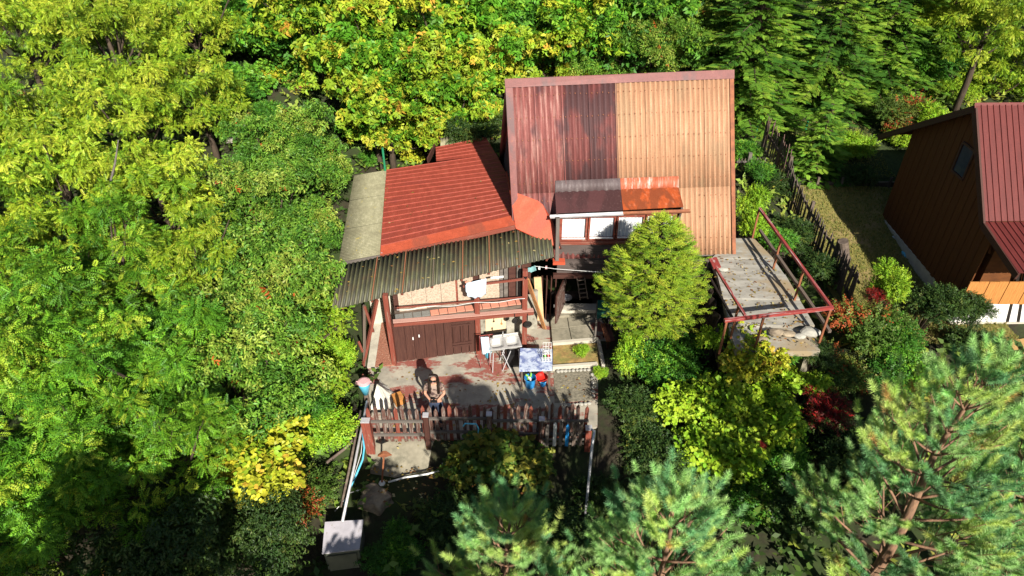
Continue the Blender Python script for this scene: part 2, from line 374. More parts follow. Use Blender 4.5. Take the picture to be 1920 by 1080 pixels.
def sheet(name, pts, m, dz, kind='structure', res=.3):
    """a surfacing laid over the ground, following its height"""
    pts = [Vector((p[0], p[1])) for p in pts]
    bm = bmesh.new(); bm.faces.new([bm.verts.new((p.x, p.y, 0)) for p in pts])
    x0, x1 = min(p.x for p in pts), max(p.x for p in pts); y0, y1 = min(p.y for p in pts), max(p.y for p in pts)
    for k in np.arange(x0+res, x1, res): bmesh.ops.bisect_plane(bm, geom=bm.verts[:]+bm.edges[:]+bm.faces[:], plane_co=(k, 0, 0), plane_no=(1, 0, 0))
    for k in np.arange(y0+res, y1, res): bmesh.ops.bisect_plane(bm, geom=bm.verts[:]+bm.edges[:]+bm.faces[:], plane_co=(0, k, 0), plane_no=(0, 1, 0))
    for v in bm.verts: v.co.z = g(v.co.x, v.co.y)+dz
    me = bpy.data.meshes.new(name); bm.to_mesh(me); bm.free(); me.materials.append(m)
    for p in me.polygons: p.use_smooth = True
    return tag(link(name, me), kind=kind)

# patio (concrete slab with real thickness), front strip and path
A = lambda px, py, z=0.: at(px, py, Z=z)
patio = MB().slab([A(690, 690), A(687, 822), A(1000, 822), A(1122, 800), A(1150, 640), A(1108, 560), A(1000, 560), A(700, 600)], .3).obj('patio', M['patio']); tag(patio, kind='structure')
sheet('garden_path', [A(690, 830, -.2), A(818, 830, -.2), A(800, 880, -.3), A(740, 893, -.32), A(694, 885, -.3)], M['concrete'], .035)
sheet('side_path', [A(1122, 640), A(1166, 640), A(1165, 905, -.3), A(1118, 905, -.3)], M['soil'], .06)
strip = MB().slab([A(822, 824, -.18), A(843, 824, -.18), A(851, 895, -.36), A(832, 895, -.36)], .12).obj('concrete_kerb', M['cement']); tag(strip, kind='structure')
cs = MB().slab([A(688, 690, .02), A(712, 688, .02), A(722, 575, .02), A(704, 575, .02)], .2).obj('side_walk', M['cement']); tag(cs, kind='structure')
mu = MB().slab([A(703, 687, .045), A(740, 684, .045), A(736, 560, .045), A(722, 560, .045)], .03).obj('rubble_bed', M['mulch']); tag(mu, kind='structure')
lawn = sheet('lawn', [(8.9, 13.2), (13, 13.2), (13, 20.3), (8.9, 20.3)], M['lawn'], .03)
lawn2 = sheet('upper_lawn', [(9.4, 20.9), (17, 20.9), (17, 24.2), (9.4, 24.2)], mat('shade_darkened_turf', (.045, .065, .018), (.02, .03, .01), .95, 9, bump=.8, jit=False), .03)  # turf colour darkened to stand in for the neighbour house's shadow

# ------------------------------------------------------------------ main house
RZ, EZ = 6.4, 2.1
rl, rr = at(948, 152, Z=RZ), at(1373, 135, Z=RZ)
el, er = at(966, 488, Z=EZ), at(1377, 476, Z=EZ)
def P(s, t, off=0.):
    p = (rl*(1-s)+rr*s)*(1-t)+(el*(1-s)+er*s)*t
    n = (rr-rl).cross(el-rl).normalized(); n = -n if n.z < 0 else n
    return p+n*off
HN = (rr-rl).cross(el-rl).normalized(); HN = -HN if HN.z < 0 else HN
house = thing('cottage', 'tall dark cottage in the middle with half red, half tan corrugated roof and small dormer', 'house', (el.x+3, el.y+1.5, 0))
def s_at(px, t):
    """fraction along the roof where the image column px crosses the height fraction t"""
    lo, hi = -.2, 1.2
    for _ in range(30):
        m_ = (lo+hi)/2; p = P(m_, t)-Vector((0, 0, CAMH)); z = p.y*math.cos(PITCH)-p.z*math.sin(PITCH)
        if 960+F*p.x/z < px: lo = m_
        else: hi = m_
    return lo
sm_ = s_at(1155, .3)
tS = .60
roof_rows = [(0.02, tS+.015, 0.012), (tS-.01, 1.0, 0.0)]
def roofsheet(s0, s1, t0, t1, off, m, lab=None, k=0):
    o = corr('roof_sheet', P(s0, t0, off), P(s1, t0, off), P(s1, t1, off), P(s0, t1, off), .15 if m is not M['roof_tan'] else .135, .048, m, house, uoff=k*3.1+s0*6, nv=2, voff=t0*4.9)
    if lab: o['label'] = lab
    return o
nL, nR = 4, 4
for (t0, t1, off) in roof_rows[::-1]:
    for i in range(nL):
        a, b = sm_*i/nL, sm_*(i+1)/nL+.006
        dark = (i in (2, 3)) and t0 < .1
        roofsheet(a+.02*(i == 0), b, t0, t1, off+.004*(i % 2), M['roof_red_dark'] if dark else M['roof_red'], 'stained dark red roof sheet' if dark else 'faded red roof sheet with pale streaks', i)
    for i in range(nR):
        a, b = lerp(sm_, 1, i/nR), lerp(sm_, 1, (i+1)/nR)+(.006 if i < nR-1 else 0)
        roofsheet(a+.001, b, t0, t1, off+.004*(i % 2)+.002, M['roof_tan'], 'tan corrugated roof sheet', i+5)
# ridge cap and verges
def uvq(pts): return pts
n2 = Vector((0, .87, .5))
cap0, cap1 = P(-.004, -.012, .05), P(1.006, -.012, .05)
flat('ridge_cap', [P(-.004, .035, .045), P(.62, .033, .045), cap0.lerp(cap1, .62), cap0], .012, M['ridge'], house, HN)
flat('ridge_cap', [P(.615, .033, .049), P(1.006, .035, .049), cap1+HN*.003, cap0.lerp(cap1, .615)+HN*.003], .012, M['ridge'], house, HN)
bd = Vector((0, 1, 0))
backn = Vector((0, .6, .8))
flat('ridge_cap', [cap0, cap1, cap1+Vector((0, .22, -.36)), cap0+Vector((0, .22, -.36))], .012, M['ridge'], house, backn)
flat('verge_trim', [P(-.003, .036, .04), P(.028, .036, .04), P(.024, 1, .04), P(-.003, 1, .04)], .012, M['ridge'], house, HN)
flat('verge_trim', [P(.985, .036, .045), P(1.004, .036, .045), P(1.004, 1.0, .045), P(.988, 1.0, .045)], .012, M['rust'], house, HN)
piece('verge_board', P(1.0, .01, -.06), P(1.0, 1, -.06), .03, .14, M['rust'], house, up=HN)
piece('verge_board', P(.0, .01, -.06), P(.0, 1, -.06), .03, .14, M['dark_wall'], house, up=HN)
piece('eave_board', P(.62, 1.0, -.06), P(1.0, 1.0, -.06), .03, .1, M['grey_wood'], house)
# roofing screws on the crests
sc_ = MB()
for tt in (.08, .2, .32, .44, .56, .66, .78, .9, .97):
    for i in range(42):
        s_ = (i+.5+random.uniform(-.1, .1))/42
        if .2 < s_ < .82 and tt > .5: continue
        p = P(s_, tt+random.uniform(-.003, .003), .03); sc_.beam(p, p+HN*.014, .022, .022)
tag(sc_.obj('roofing_screws', M['rust'], house), kind='stuff')
# back slope
bl, br = Vector((el.x-.55, el.y+5.2, EZ)), Vector((er.x-.55, er.y+5.6, EZ))
corr('roof_sheet', rl+Vector((0, .02, 0)), rr+Vector((0, .02, 0)), br, bl, .145, .034, M['roof_red'], house, nv=1)['label'] = 'rear roof slope in corrugated sheet'
# gable walls of vertical boards (each board a part)
def gable(e, r_, b, inset, zb=0.0):
    f = Vector((e.x, e.y+.12, 0)); bk = Vector((b.x, b.y-.12, 0)); L = (bk-f).length; n = int(L/.2)
    for i in range(n):
        a = (i+.5)/n; p = f.lerp(bk, a)+Vector((inset, 0, 0)); yr = (r_.y-e.y)/(b.y-e.y)
        zt = lerp(EZ, RZ, a/yr) if a < yr else lerp(RZ, EZ, (a-yr)/(1-yr))
        piece('board', (p.x, p.y, zb), (p.x, p.y, zt-.2), .022, L/n*.97, M['house_board'], house, up=(0, 1, 0))
gable(el, rl, bl, .12); gable(er, rr, br, -.12)
# dark core so that nothing shows through the joints between boards: real lining wall
core = MB()
def prism(e, r_, b, e2, r2, b2):
    vs = [Vector((e.x+.2, e.y+.3, 0)), Vector((e.x+.2, e.y+.3, EZ-.05)), Vector((r_.x+.2, r_.y, RZ-.45)), Vector((b.x+.2, b.y-.3, EZ-.05)), Vector((b.x+.2, b.y-.3, 0)),
          Vector((e2.x-.2, e2.y+.3, 0)), Vector((e2.x-.2, e2.y+.3, EZ-.05)), Vector((r2.x-.2, r2.y, RZ-.45)), Vector((b2.x-.2, b2.y-.3, EZ-.05)), Vector((b2.x-.2, b2.y-.3, 0))]
    core.add(vs, [(0, 1, 2, 3, 4), (9, 8, 7, 6, 5), (1, 6, 7, 2), (2, 7, 8, 3), (3, 8, 9, 4), (4, 9, 5, 0)])
prism(el, rl, bl, er, rr, br)
core.obj('inner_wall', M['house_board'], house)
# front wall: dormer bay plane
WY = 15.42
wy = lambda px, py, d=0.: at(px, py, Y=WY+d)
# dormer roof
e_l, e_m, e_r = at(1043, 403, Y=15.3), at(1168, 397, Y=15.36), at(1281, 391, Y=15.42)
j_l, j_m, j_r = P(s_at(1040, .62), .62, .03), P(s_at(1163, .62), .62, .03), P(s_at(1271, .62), .62, .03)
u_l, u_m, u_r = P(s_at(1041, .58), .548, .05), P(s_at(1162, .58), .548, .05), P(s_at(1271, .58), .548, .05)
corr('dormer_flashing', u_l, u_m, j_m+HN*.03, j_l+HN*.03, .19, .03, M['grey_flash'], house, nv=1)['label'] = 'grey corrugated strip above the dormer'
corr('dormer_flashing', u_m, u_r, j_r+HN*.03, j_m+HN*.03, .19, .03, M['orange_flaked'], house, nv=1)['label'] = 'orange strip with flaking paint above the dormer'
up = Vector((0, 0, .05))
flat('dormer_roof_sheet', [j_l+up, j_m+up, e_m+up, e_l+up], .015, M['brown_sheet'], house)['label'] = 'dark brown dormer roof sheet'
flat('dormer_roof_sheet', [j_m+up*1.12, j_r+up*1.12, e_r+up*1.12, e_m+up*1.12], .015, M['orange_sheet'], house)['label'] = 'rusty orange dormer roof sheet'
MB().add([j_l, e_l, Vector((e_l.x+.02, WY, e_l.z-1.1)), Vector((j_l.x, j_l.y+.3, j_l.z-1.1)), j_l+Vector((.05, 0, 0)), e_l+Vector((.05, 0, 0)), Vector((e_l.x+.07, WY, e_l.z-1.1)), Vector((j_l.x+.05, j_l.y+.3, j_l.z-1.1))],
         [(0, 1, 2, 3), (7, 6, 5, 4), (0, 4, 5, 1), (1, 5, 6, 2), (2, 6, 7, 3), (3, 7, 4, 0)]).obj('dormer_cheek', M['house_board'], house)
MB().add([j_r, e_r, Vector((e_r.x-.1, WY, e_r.z-1.1)), Vector((j_r.x, j_r.y+.3, j_r.z-1.1)), j_r+Vector((-.05, 0, 0)), e_r+Vector((-.05, 0, 0)), Vector((e_r.x-.15, WY, e_r.z-1.1)), Vector((j_r.x-.05, j_r.y+.3, j_r.z-1.1))],
         [(0, 1, 2, 3), (7, 6, 5, 4), (0, 4, 5, 1), (1, 5, 6, 2), (2, 6, 7, 3), (3, 7, 4, 0)]).obj('dormer_cheek', M['house_board'], house)
# gutter: half-round channels, grey left, rusty right
def gutter(p, q, r, m, lab):
    p, q = Vector(p), Vector(q); d = (q-p).normalized(); s_ = Vector((-d.y, d.x, 0)); mb = MB(); n = 8
    for k, (pp) in enumerate((p, q)):
        for rr_ in (r, r-.012):
            for i in range(n+1):
                a = math.pi*i/n; mb.v.append(tuple(pp+s_*math.cos(a)*rr_-Vector((0, 0, 1))*math.sin(a)*rr_))
    K = n+1
    for i in range(n):
        mb.f.append((i, i+1, 2*K+i+1, 2*K+i)); mb.f.append((K+i, 3*K+i, 3*K+i+1, K+i+1))
    for a in (0, n): mb.f.append((a, 2*K+a, 3*K+a, K+a))
    mb.f.append(tuple(range(K))+tuple(range(2*K-1, K-1, -1))); mb.f.append(tuple(range(2*K, 3*K))+tuple(range(4*K-1, 3*K-1, -1)))
    o = mb.obj('gutter', m, house); o['label'] = lab
gutter(e_l+Vector((-.16, -.06, -.0)), e_m+Vector((0, -.06, -.0)), .07, M['galv'], 'pale grey dormer gutter')
gutter(e_m+Vector((.0, -.05, -.0)), e_r+Vector((.17, -.06, -.02)), .065, M['rust'], 'rusty orange dormer gutter')
# windows in the dormer
def window(x0, y0, x1, y1, curtain=True, dy=0.):
    a, b = wy(x0, y0, dy), wy(x1, y1, dy); zt, zb = a.z, b.z; xl, xr = a.x, b.x; y = WY+dy
    t = .07; fr = MB()
    fr.box(((xl+xr)/2, y, zt-t/2), (xr-xl, .09, t)).box(((xl+xr)/2, y, zb+t/2), (xr-xl, .09, t))
    fr.box((xl+t/2, y, (zt+zb)/2), (t, .09, zt-zb-2*t-.004)).box((xr-t/2, y, (zt+zb)/2), (t, .09, zt-zb-2*t-.004))
    f = fr.obj('window', M['red_wood'], house); f['label'] = 'small red framed window with white lace curtain'
    cw = xr-xl-2*t-.01; ns = 22; mb = MB()
    for j in (0, 1):
        for i in range(ns+1):
            mb.v.append((xl+t+.005+cw*i/ns, y+.035+.012*math.sin(i*1.9), (zt-t, zb+t)[j]))
    for i in range(ns): mb.f.append((i, i+1, ns+2+i, ns+1+i))
    mb.obj('curtain', M['curtain'], f, smooth=True)
    ins = MB().box(((xl+xr)/2, y-.055, zb+t+.012), (xr-xl-2*t, .03, .03)).obj('sill', M['white_paint'], f)
    MB().box(((xl+xr)/2, y+.05, (zt+zb)/2), (xr-xl, .02, zt-zb)).obj('back_board', M['white_paint'], f)
window(1050, 404, 1101, 450); window(1103, 402, 1153, 449)
window(1156, 401, 1206, 448); window(1210, 399, 1262, 446)
piece('window_board', wy(1046, 455, -.03), wy(1265, 452, -.03), .1, .1, M['red_wood'], house)
# front wall below the windows: horizontal planks, each a part
zt, zb = wy(1060, 459).z, wy(1060, 513).z
xl, xr = wy(1046, 470).x, 5.9
npl = 6
for i in range(npl):
    z = lerp(zt, zb, (i+.5)/npl); dy = .012*((i*7) % 3-1)
    xe = min(xr, e_r.x-.12) if z > 1.98 else xr
    piece('plank', (xl, WY+.03+dy, z), (xe, WY+.03+dy, z), .04, (zt-zb)/npl*.95, M['house_board'], house)
piece('beam', (xl-.1, WY-.03, zb-.05), (3.9, WY-.03, zb-.05), .12, .12, M['brown_wood'], house)
# doorway below, boards left of it, dark cellar inside
DZ = .42
top = zb-.12
xs_ = [wy(px, 560).x for px in (1003, 1020, 1034, 1048)]
for i in range(5):
    x = lerp(wy(1004, 540).x, wy(1046, 540).x, (i+.5)/5)
    piece('door_side_board', (x, WY+.02, 0), (x, WY+.02, top), .03, .125, M['brown_wood'], house, up=(0, 1, 0))
MB().box((wy(1135, 560).x+1.4, WY+.08, (top+.0)/2), (2.7, .2, top)).obj('cellar_wall', M['house_board'], house)
MB().box(((wy(1050, 570).x+wy(1135, 570).x)/2, WY+.02, DZ-.06), (1.35, .3, .12)).obj('threshold', M['cement'], house)
# open door leaf with boards, ledges and frame
hz = at(1055, 570, Z=DZ); fz = at(1040, 607, Z=DZ); dh = .95
dl = MB(); 
door = bpy.data.objects.new('door', None)
dth = .035
door = MB().panel([hz, fz, fz+Vector((0, 0, dh)), hz+Vector((0, 0, dh))], dth, (fz-hz).cross(Vector((0, 0, 1)))).obj('door', M['brown_wood'], house); door['label'] = 'brown board door standing open towards the yard'
nside = (fz-hz).cross(Vector((0, 0, 1))).normalized()
if nside.x < 0: nside = -nside
for k in range(5):
    a = hz.lerp(fz, (k+.5)/5)+nside*.045
    piece('door_board', a+Vector((0, 0, .02)), a+Vector((0, 0, dh-.02)), .02, .155, M['picket_wood'], door, up=(fz-hz).normalized().cross(Vector((0, 0, 1))) if False else nside.cross(Vector((0, 0, 1))))
for zz in (.12, .82): piece('ledge', hz+nside*.065+Vector((0, 0, zz)), fz+nside*.065+Vector((0, 0, zz)), .02, .09, M['picket_wood'], door)
MB().lathe(fz.lerp(hz, .1)-nside*.05+Vector((0, 0, .5)), [(.02, 0), (.02, .08)], 8).obj('door_handle', M['steel'], door)
# post under the dormer gutter with red foot
pt = at(1046, 408, Y=15.1); pb = Vector((pt.x+.02, 15.0, at(1047, 488, Y=15.0).z))
piece('corner_post', pb, pt, .09, .1, M['grey_wood'], house, up=(0, 1, 0))
MB().box((pb.x+.05, 14.98, pb.z-.03), (.32, .2, .08)).obj('post_foot', M['smooth_red'], house)
for dx in (.2, .34):
    pass
# ladder inside the dark doorway, basin, etc.
lad = thing('ladder', 'small wooden ladder in the dark doorway right of the open door', 'ladder', wy(1095, 565, -.1))
lo_, hi_ = wy(1088, 562, -.12), wy(1082, 522, -.12)
lo2, hi2 = wy(1102, 560, -.12), wy(1096, 520, -.12)
piece('rail', lo_, hi_, .03, .04, M['old_wood'], lad, up=(0, 1, 0)); piece('rail', lo2, hi2, .03, .04, M['old_wood'], lad, up=(0, 1, 0))
for k in range(5): piece('rung', lo_.lerp(hi_, (k+.5)/5), lo2.lerp(hi2, (k+.5)/5), .025, .025, M['old_wood'], lad)
bs = at(1061, 562, Z=DZ); o = MB().lathe(bs, [(.1, 0), (.17, .09), (.18, .09), (.155, .075), (.09, .02)], 18, cap=(True, True)).obj('basin', M['galv'], None, smooth=True)
tag(o, 'round grey basin on the threshold behind the open door', 'basin')

# ------------------------------------------------------------------ extension (left building)
ext = thing('extension', 'low lean-to beside the tall cottage with ribbed brick red roof, translucent awning and veranda', 'building', (-2, 15, 0))
ZL, ZR = 2.55, 3.12
rf = [(at(713, 470, Z=ZL), at(966, 411, Z=ZR)), (at(722, 352, Z=ZL), at(949, 325, Z=ZR)), (at(725, 318, Z=ZL), at(930, 288, Z=ZR)), (at(818, 302, Z=2.8), at(929, 288, Z=ZR)), (at(817, 276, Z=2.8), at(911, 257, Z=ZR))]
def ribroof(a, b, name='roof_sheet', m='roof_metal'):
    # ribs run from the low left edge to the high right edge
    n = max(1, round((b[1]-a[1]).length/1.05)) if (b[1]-a[1]).length > .6 else 1
    for i in range(n):
        t0, t1 = i/n, (i+1)/n
        corr(name, a[0].lerp(b[0], t0), a[0].lerp(b[0], t1), a[1].lerp(b[1], t1), a[1].lerp(b[1], t0), .26, .016, M[m], ext, prof='rib', uoff=i*2.3+a[0].y, nv=2)
ribroof(rf[0], rf[1]); ribroof(rf[1], rf[2]); ribroof(rf[3], rf[4])
# front flashing, two lengths
fa, fb = at(713, 478, Z=ZL-.03), at(967, 421, Z=ZR-.03)
ga, gb = rf[0][0]+Vector((0, .14, .055)), rf[0][1]+Vector((0, .14, .055))
fn = Vector((-.15, -.2, 1))
flat('front_flashing', [fa, fa.lerp(fb, .42), ga.lerp(gb, .42), ga], .012, M['flash_red'], ext, fn)
flat('front_flashing', [fa.lerp(fb, .415)+Vector((0, 0, .006)), fb+Vector((0, 0, .006)), gb+Vector((0, 0, .006)), ga.lerp(gb, .415)+Vector((0, 0, .006))], .012, M['flash_red'], ext, fn)
piece('right_verge', rf[0][1]+Vector((.02, 0, .03)), rf[1][1]+Vector((.02, 0, .03)), .06, .06, M['smooth_red'], ext)
piece('fascia', fa+Vector((0, .03, -.09)), fb+Vector((0, .03, -.09)), .03, .13, M['red_wood'], ext)
# tan corrugated strip, two sheets
a0, a1, a2, a3 = at(725, 319, Z=2.5), at(664, 329, Z=2.3), at(635, 492, Z=2.28), at(715, 477, Z=2.5)
for i in range(3):
    t0, t1 = i/3, (i+1)/3
    corr('strip_roof_sheet', a0.lerp(a3, t0), a0.lerp(a3, t1), a1.lerp(a2, t1), a1.lerp(a2, t0), .076, .02, M['asb'], ext, samples=4, uoff=i*1.7, nv=1)
piece('verge_strip', a3+Vector((.02, 0, .03)), a0.lerp(a3, .45)+Vector((.02, 0, .03)), .05, .03, M['galv'], ext)
piece('eave_board', a2+Vector((0, 0, -.07)), a3+Vector((0, 0, -.07)), .04, .12, M['grey_wood'], ext)
# rear corrugated piece and its brown fascia
b0, b1, b2, b3 = at(826, 258, Z=2.9), at(893, 254, Z=2.95), at(898, 262, Z=2.8), at(826, 277, Z=2.72)
corr('rear_roof_sheet', b0, b1, b2, b3, .12, .03, M['asb'], ext, nv=1)
piece('rear_fascia', at(802, 302, Z=2.5), at(822, 262, Z=2.75), .04, .22, M['brown_wood'], ext)
# smooth red connecting roof between the two buildings
cp = [at(956, 357, Z=3.82), at(1008, 376, Z=3.66), at(1018, 384, Z=3.58), at(1034, 410, Z=3.32), at(1052, 466, Z=2.62), at(1036, 460, Z=2.66), at(967, 428, Z=3.0)]
flat('connecting_roof', cp, .02, M['smooth_red'], ext, Vector((.15, -.3, 1)).normalized())
piece('connecting_roof_edge', cp[3]+Vector((0, 0, -.02)), cp[4]+Vector((0, 0, -.02)), .03, .07, M['brown_wood'], ext)
# building body: walls
bw = MB()
FPf, FN = vplane(A(740, 683), A(983, 650))
bp0, bp1 = FPf(742, 600, -.42), FPf(995, 600, -.42)
q0, q1 = Vector((bp0.x-.0, bp0.y, 0)), Vector((bp1.x, bp1.y, 0))
qb0, qb1 = Vector((-4.3, 19.6, 0)), Vector((-.75, 20.6, 0))
def wallbox(p, q, z0, z1, th, name, m, z1b=None):
    p = Vector((p[0], p[1], z0)); q = Vector((q[0], q[1], z0)); d = (q-p).normalized(); s_ = Vector((-d.y, d.x, 0))*th/2
    z1b = z1 if z1b is None else z1b
    vs = [p-s_, p+s_, q+s_, q-s_]; hs = [z1, z1, z1b, z1b]
    return MB().add(vs+[Vector((v.x, v.y, h)) for v, h in zip(vs, hs)], [(3, 2, 1, 0), (4, 5, 6, 7), (0, 1, 5, 4), (1, 2, 6, 5), (2, 3, 7, 6), (3, 0, 4, 7)]).obj(name, m, ext)
ixr = 0.05
wallbox((-3.95, 15.2), (-.1, 15.9), 0, 2.3, .1, 'front_wall', M['cement'], 2.8)
wallbox((-3.95, 15.3), (-4.35, 19.5), 0, 2.2, .1, 'side_wall', M['cement'])
wallbox((-4.3, 19.6), (-.95, 20.8), 0, 2.3, .1, 'rear_wall', M['cement'], 2.8)
# raised veranda: floor slab, brown cellar doors below, ledge of tiles, pressed-board panels
fp = FPf
s0, s1 = fp(742, 607), fp(985, 588)
zf = 1.38
l0, l1 = Vector((s0.x, s0.y, zf)), Vector((s1.x, s1.y, zf))
back = -FN
vf = MB().slab([l0+Vector((0, 0, .03))-FN*.04, l1+Vector((0, 0, .03))-FN*.04, l1+back*1.7, l0+back*1.7], .09).obj('veranda_floor', M['old_wood'], ext)
piece('front_beam', fp(738, 608, .05), fp(1000, 586, .05), .11, .09, M['red_wood'], ext)['label'] = 'faded pink red front beam'
piece('beam_cap', fp(737, 605, .06)+Vector((0, 0, .04)), fp(1000, 583, .06)+Vector((0, 0, .04)), .14, .02, mat('chalky_pink_board', (.5, .3, .25), (.4, .2, .15)), ext)
ntl = 15
for i in range(ntl):
    a, b = (i+.04)/ntl, (i+.96)/ntl
    p = l0.lerp(l1, a)+back*.17; q = l0.lerp(l1, b)+back*.17
    p.z = q.z = zf+.05+.006*(i % 2)
    piece('ledge_tile', p, q, .2, .03, M['tile_grey'] if i < 4 else M['tile_red'], ext)
# posts
def post(px, py, pyt, w_=.11, m='red_wood', off=0.):
    b = fp(px, py, off); b.z = 0; t = at(px, pyt, Y=b.y); 
    return piece('post', b, (b.x, b.y, t.z), w_, w_, M[m], ext, up=(0, 1, 0))
post(740, 683, 552, .12); post(898, 658, 530, .13); post(983, 652, 506, .13)
# rails
piece('veranda_rail', fp(744, 577, .08), fp(984, 557, .08), .03, .035, M['red_wood'], ext)
piece('veranda_rail', fp(868, 537, .06), fp(984, 523, .06), .04, .05, M['red_wood'], ext)
# pressed boards and dark planks behind the rail
bpf, bn = vplane(q0+Vector((0, 0, 0)), q1)
def bpanel(x0, x1, z0, zt, m, name, th=.03, off=0.):
    a, b = bpf(x0, 590, off), bpf(x1, 590-(x1-x0)*.075, off)
    return MB().panel([(a.x, a.y, z0), (b.x, b.y, z0), (b.x, b.y, zt+.05), (a.x, a.y, zt)], th, bn).obj(name, m, ext)
osb = [(750, 775), (775.6, 802), (802.6, 829.5), (830.3, 857), (861, 889), (901.5, 937)]
for i, (a, b) in enumerate(osb): bpanel(a, b, zf+.02+.01*(i % 3), 1.98+.07*i, M['osb'], 'pressed_board', .03, .006*(i % 2))
bpanel(857, 860.5, zf+.02, 2.25, M['red_wood'], 'upright', .05)
for i, (a, b, mm) in enumerate([(938, 944, 'grey_wood'), (945.5, 952.5, 'grey_wood'), (954, 966.5, 'brown_wood'), (968.5, 976, 'grey_wood'), (977, 981, 'brown_wood')]):
    bpanel(a, b, zf+.02, 2.42, M[mm], 'plank', .03, .012*(i % 2))
wallbox(q0-bn*.12, q1-bn*.12, zf, 2.0, .06, 'rear_lining', M['brown_wood'], 2.42)
# lower storey: cellar doors
cd0, cd1 = FPf(745, 683, -.06), FPf(895, 660, -.06); cd0.z = cd1.z = 0
dz1 = zf-.06
wallbox(cd0-FN*.08, cd1-FN*.08, 0, dz1, .05, 'cellar_lining', M['brown_wood'])
bounds = [0, .13, .235, .37, .50, .60, .70, .80, .90, 1.0]
dA, dB = None, None
for i in range(9):
    a, b = cd0.lerp(cd1, bounds[i]+.004), cd0.lerp(cd1, bounds[i+1]-.004)
    c_ = (a+b)/2
    o = piece('cellar_door_board', (c_.x, c_.y, .03), (c_.x+.0, c_.y, dz1), (b-a).length, .03+.006*(i % 3), M['brown_wood'], ext, up=FN.cross(Vector((0, 0, 1))).cross(Vector((0, 0, 1))))
for z_ in (1.12, 1.03, .42, .33):
    piece('door_ledge', cd0.lerp(cd1, .69)+FN*.04+Vector((0, 0, z_)), cd0.lerp(cd1, .93)+FN*.04+Vector((0, 0, z_)), .03, .045, M['brown_wood'], ext)
for a_ in (.72, .84): piece('door_ledge', cd0.lerp(cd1, a_)+FN*.035+Vector((0, 0, .42)), cd0.lerp(cd1, a_)+FN*.035+Vector((0, 0, 1.03)), .03, .04, M['brown_wood'], ext, up=(0, 1, 0))
for a_, z_ in ((.225, .78), (.30, .84)): piece('door_catch', cd0.lerp(cd1, a_)+FN*.05+Vector((0, 0, z_-.03)), cd0.lerp(cd1, a_)+FN*.05+Vector((0, 0, z_+.05)), .03, .02, M['white_plastic'], ext, up=(0, 1, 0))
# rough stone wall behind the sink
kw0, kw1 = FPf(898, 640, -.75), FPf(1006, 628, -.75)
wallbox(kw0, kw1, 0, zf-.07, .1, 'kitchen_wall', mat('rough_plaster', (.40, .38, .31), (.2, .18, .14), .9, 4, bump=.8, patch=(.15, .13, .1), pscale=2, pthr=.6))
# tall boards left end (dark opening) and raking props
piece('end_board', FPf(722, 560, -.2), (FPf(741, 685, .02).x, FPf(741, 685, .02).y, 0.02), .05, .05, M['brown_wood'], ext)
MB().panel([(q0.x-.05, q0.y+.3, 0), (q0.x-.05, q0.y+1.6, 0), (q0.x-.05, q0.y+1.6, 2.2), (q0.x-.05, q0.y+.3, 2.0)], .05, (-1, 0, 0)).obj('end_wall', M['dark_wall'], ext)
# awning: seven overlapping sheets on purlins
wl0, wl1 = at(638, 498, Z=2.37), at(1030, 415, Z=3.0)
wf0, wf1 = at(622, 582, Z=1.97), at(1038, 483, Z=2.62)
nsh = 7
bd = [0, .17, .305, .44, .575, .70, .84, 1.0]
for i in range(nsh):
    a, b = bd[i], min(1, bd[i+1]+.012)
    z = Vector((0, 0, .012*(i % 2)))
    for r_ in (0,):
        k0, k1 = 0, 1.0; zz = z+Vector((0, 0, .012*(1-r_))); zb_ = z+Vector((0, 0, .006*(1-r_)))
        L_ = lambda s_, t_: wl0.lerp(wl1, s_).lerp(wf0.lerp(wf1, s_), t_)
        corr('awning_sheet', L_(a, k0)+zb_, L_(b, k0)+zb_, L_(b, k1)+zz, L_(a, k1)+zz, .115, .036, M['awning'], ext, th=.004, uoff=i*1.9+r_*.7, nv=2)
    if i: piece('seam_lath', L_(a+.004, .0)+Vector((0, 0, .035)), L_(a+.004, 1.0)+Vector((0, 0, .035)), .022, .012, M['rust'] if i % 3 else M['old_wood'], ext)
for t in (.12, .86):
    piece('purlin', wl0.lerp(wf0, t)-Vector((0, 0, .06)), wl1.lerp(wf1, t)-Vector((0, 0, .06)), .05, .06, M['old_wood'], ext)
for a in (.04, .17, .305, .44, .575, .70, .84, .97):
    piece('rafter', wl0.lerp(wl1, a)-Vector((0, 0, .13)), wf0.lerp(wf1, a).lerp(wl0.lerp(wl1, a), .08)-Vector((0, 0, .13)), .05, .07, M['red_wood'], ext)
0 and piece('header', fp(742, 548, -.1), fp(984, 502, -.1), .07, .09, M['red_wood'], ext)
# leaning props at the left end under the awning
for (x0, y0, z0, x1, y1, z1, w_, mm) in [(707, 562, 2.0, 680, 690, 0, .09, 'red_wood'), (684, 575, 1.95, 700, 622, 1.0, .06, 'red_wood'), (683, 572, 1.9, 684, 690, 0, .07, 'old_wood'), (672, 640, 1.1, 680, 660, .8, .05, 'red_wood')]:
    piece('prop', at(x1, y1, Z=z1), at(x0, y0, Z=z0), w_, w_*.7, M[mm], ext)

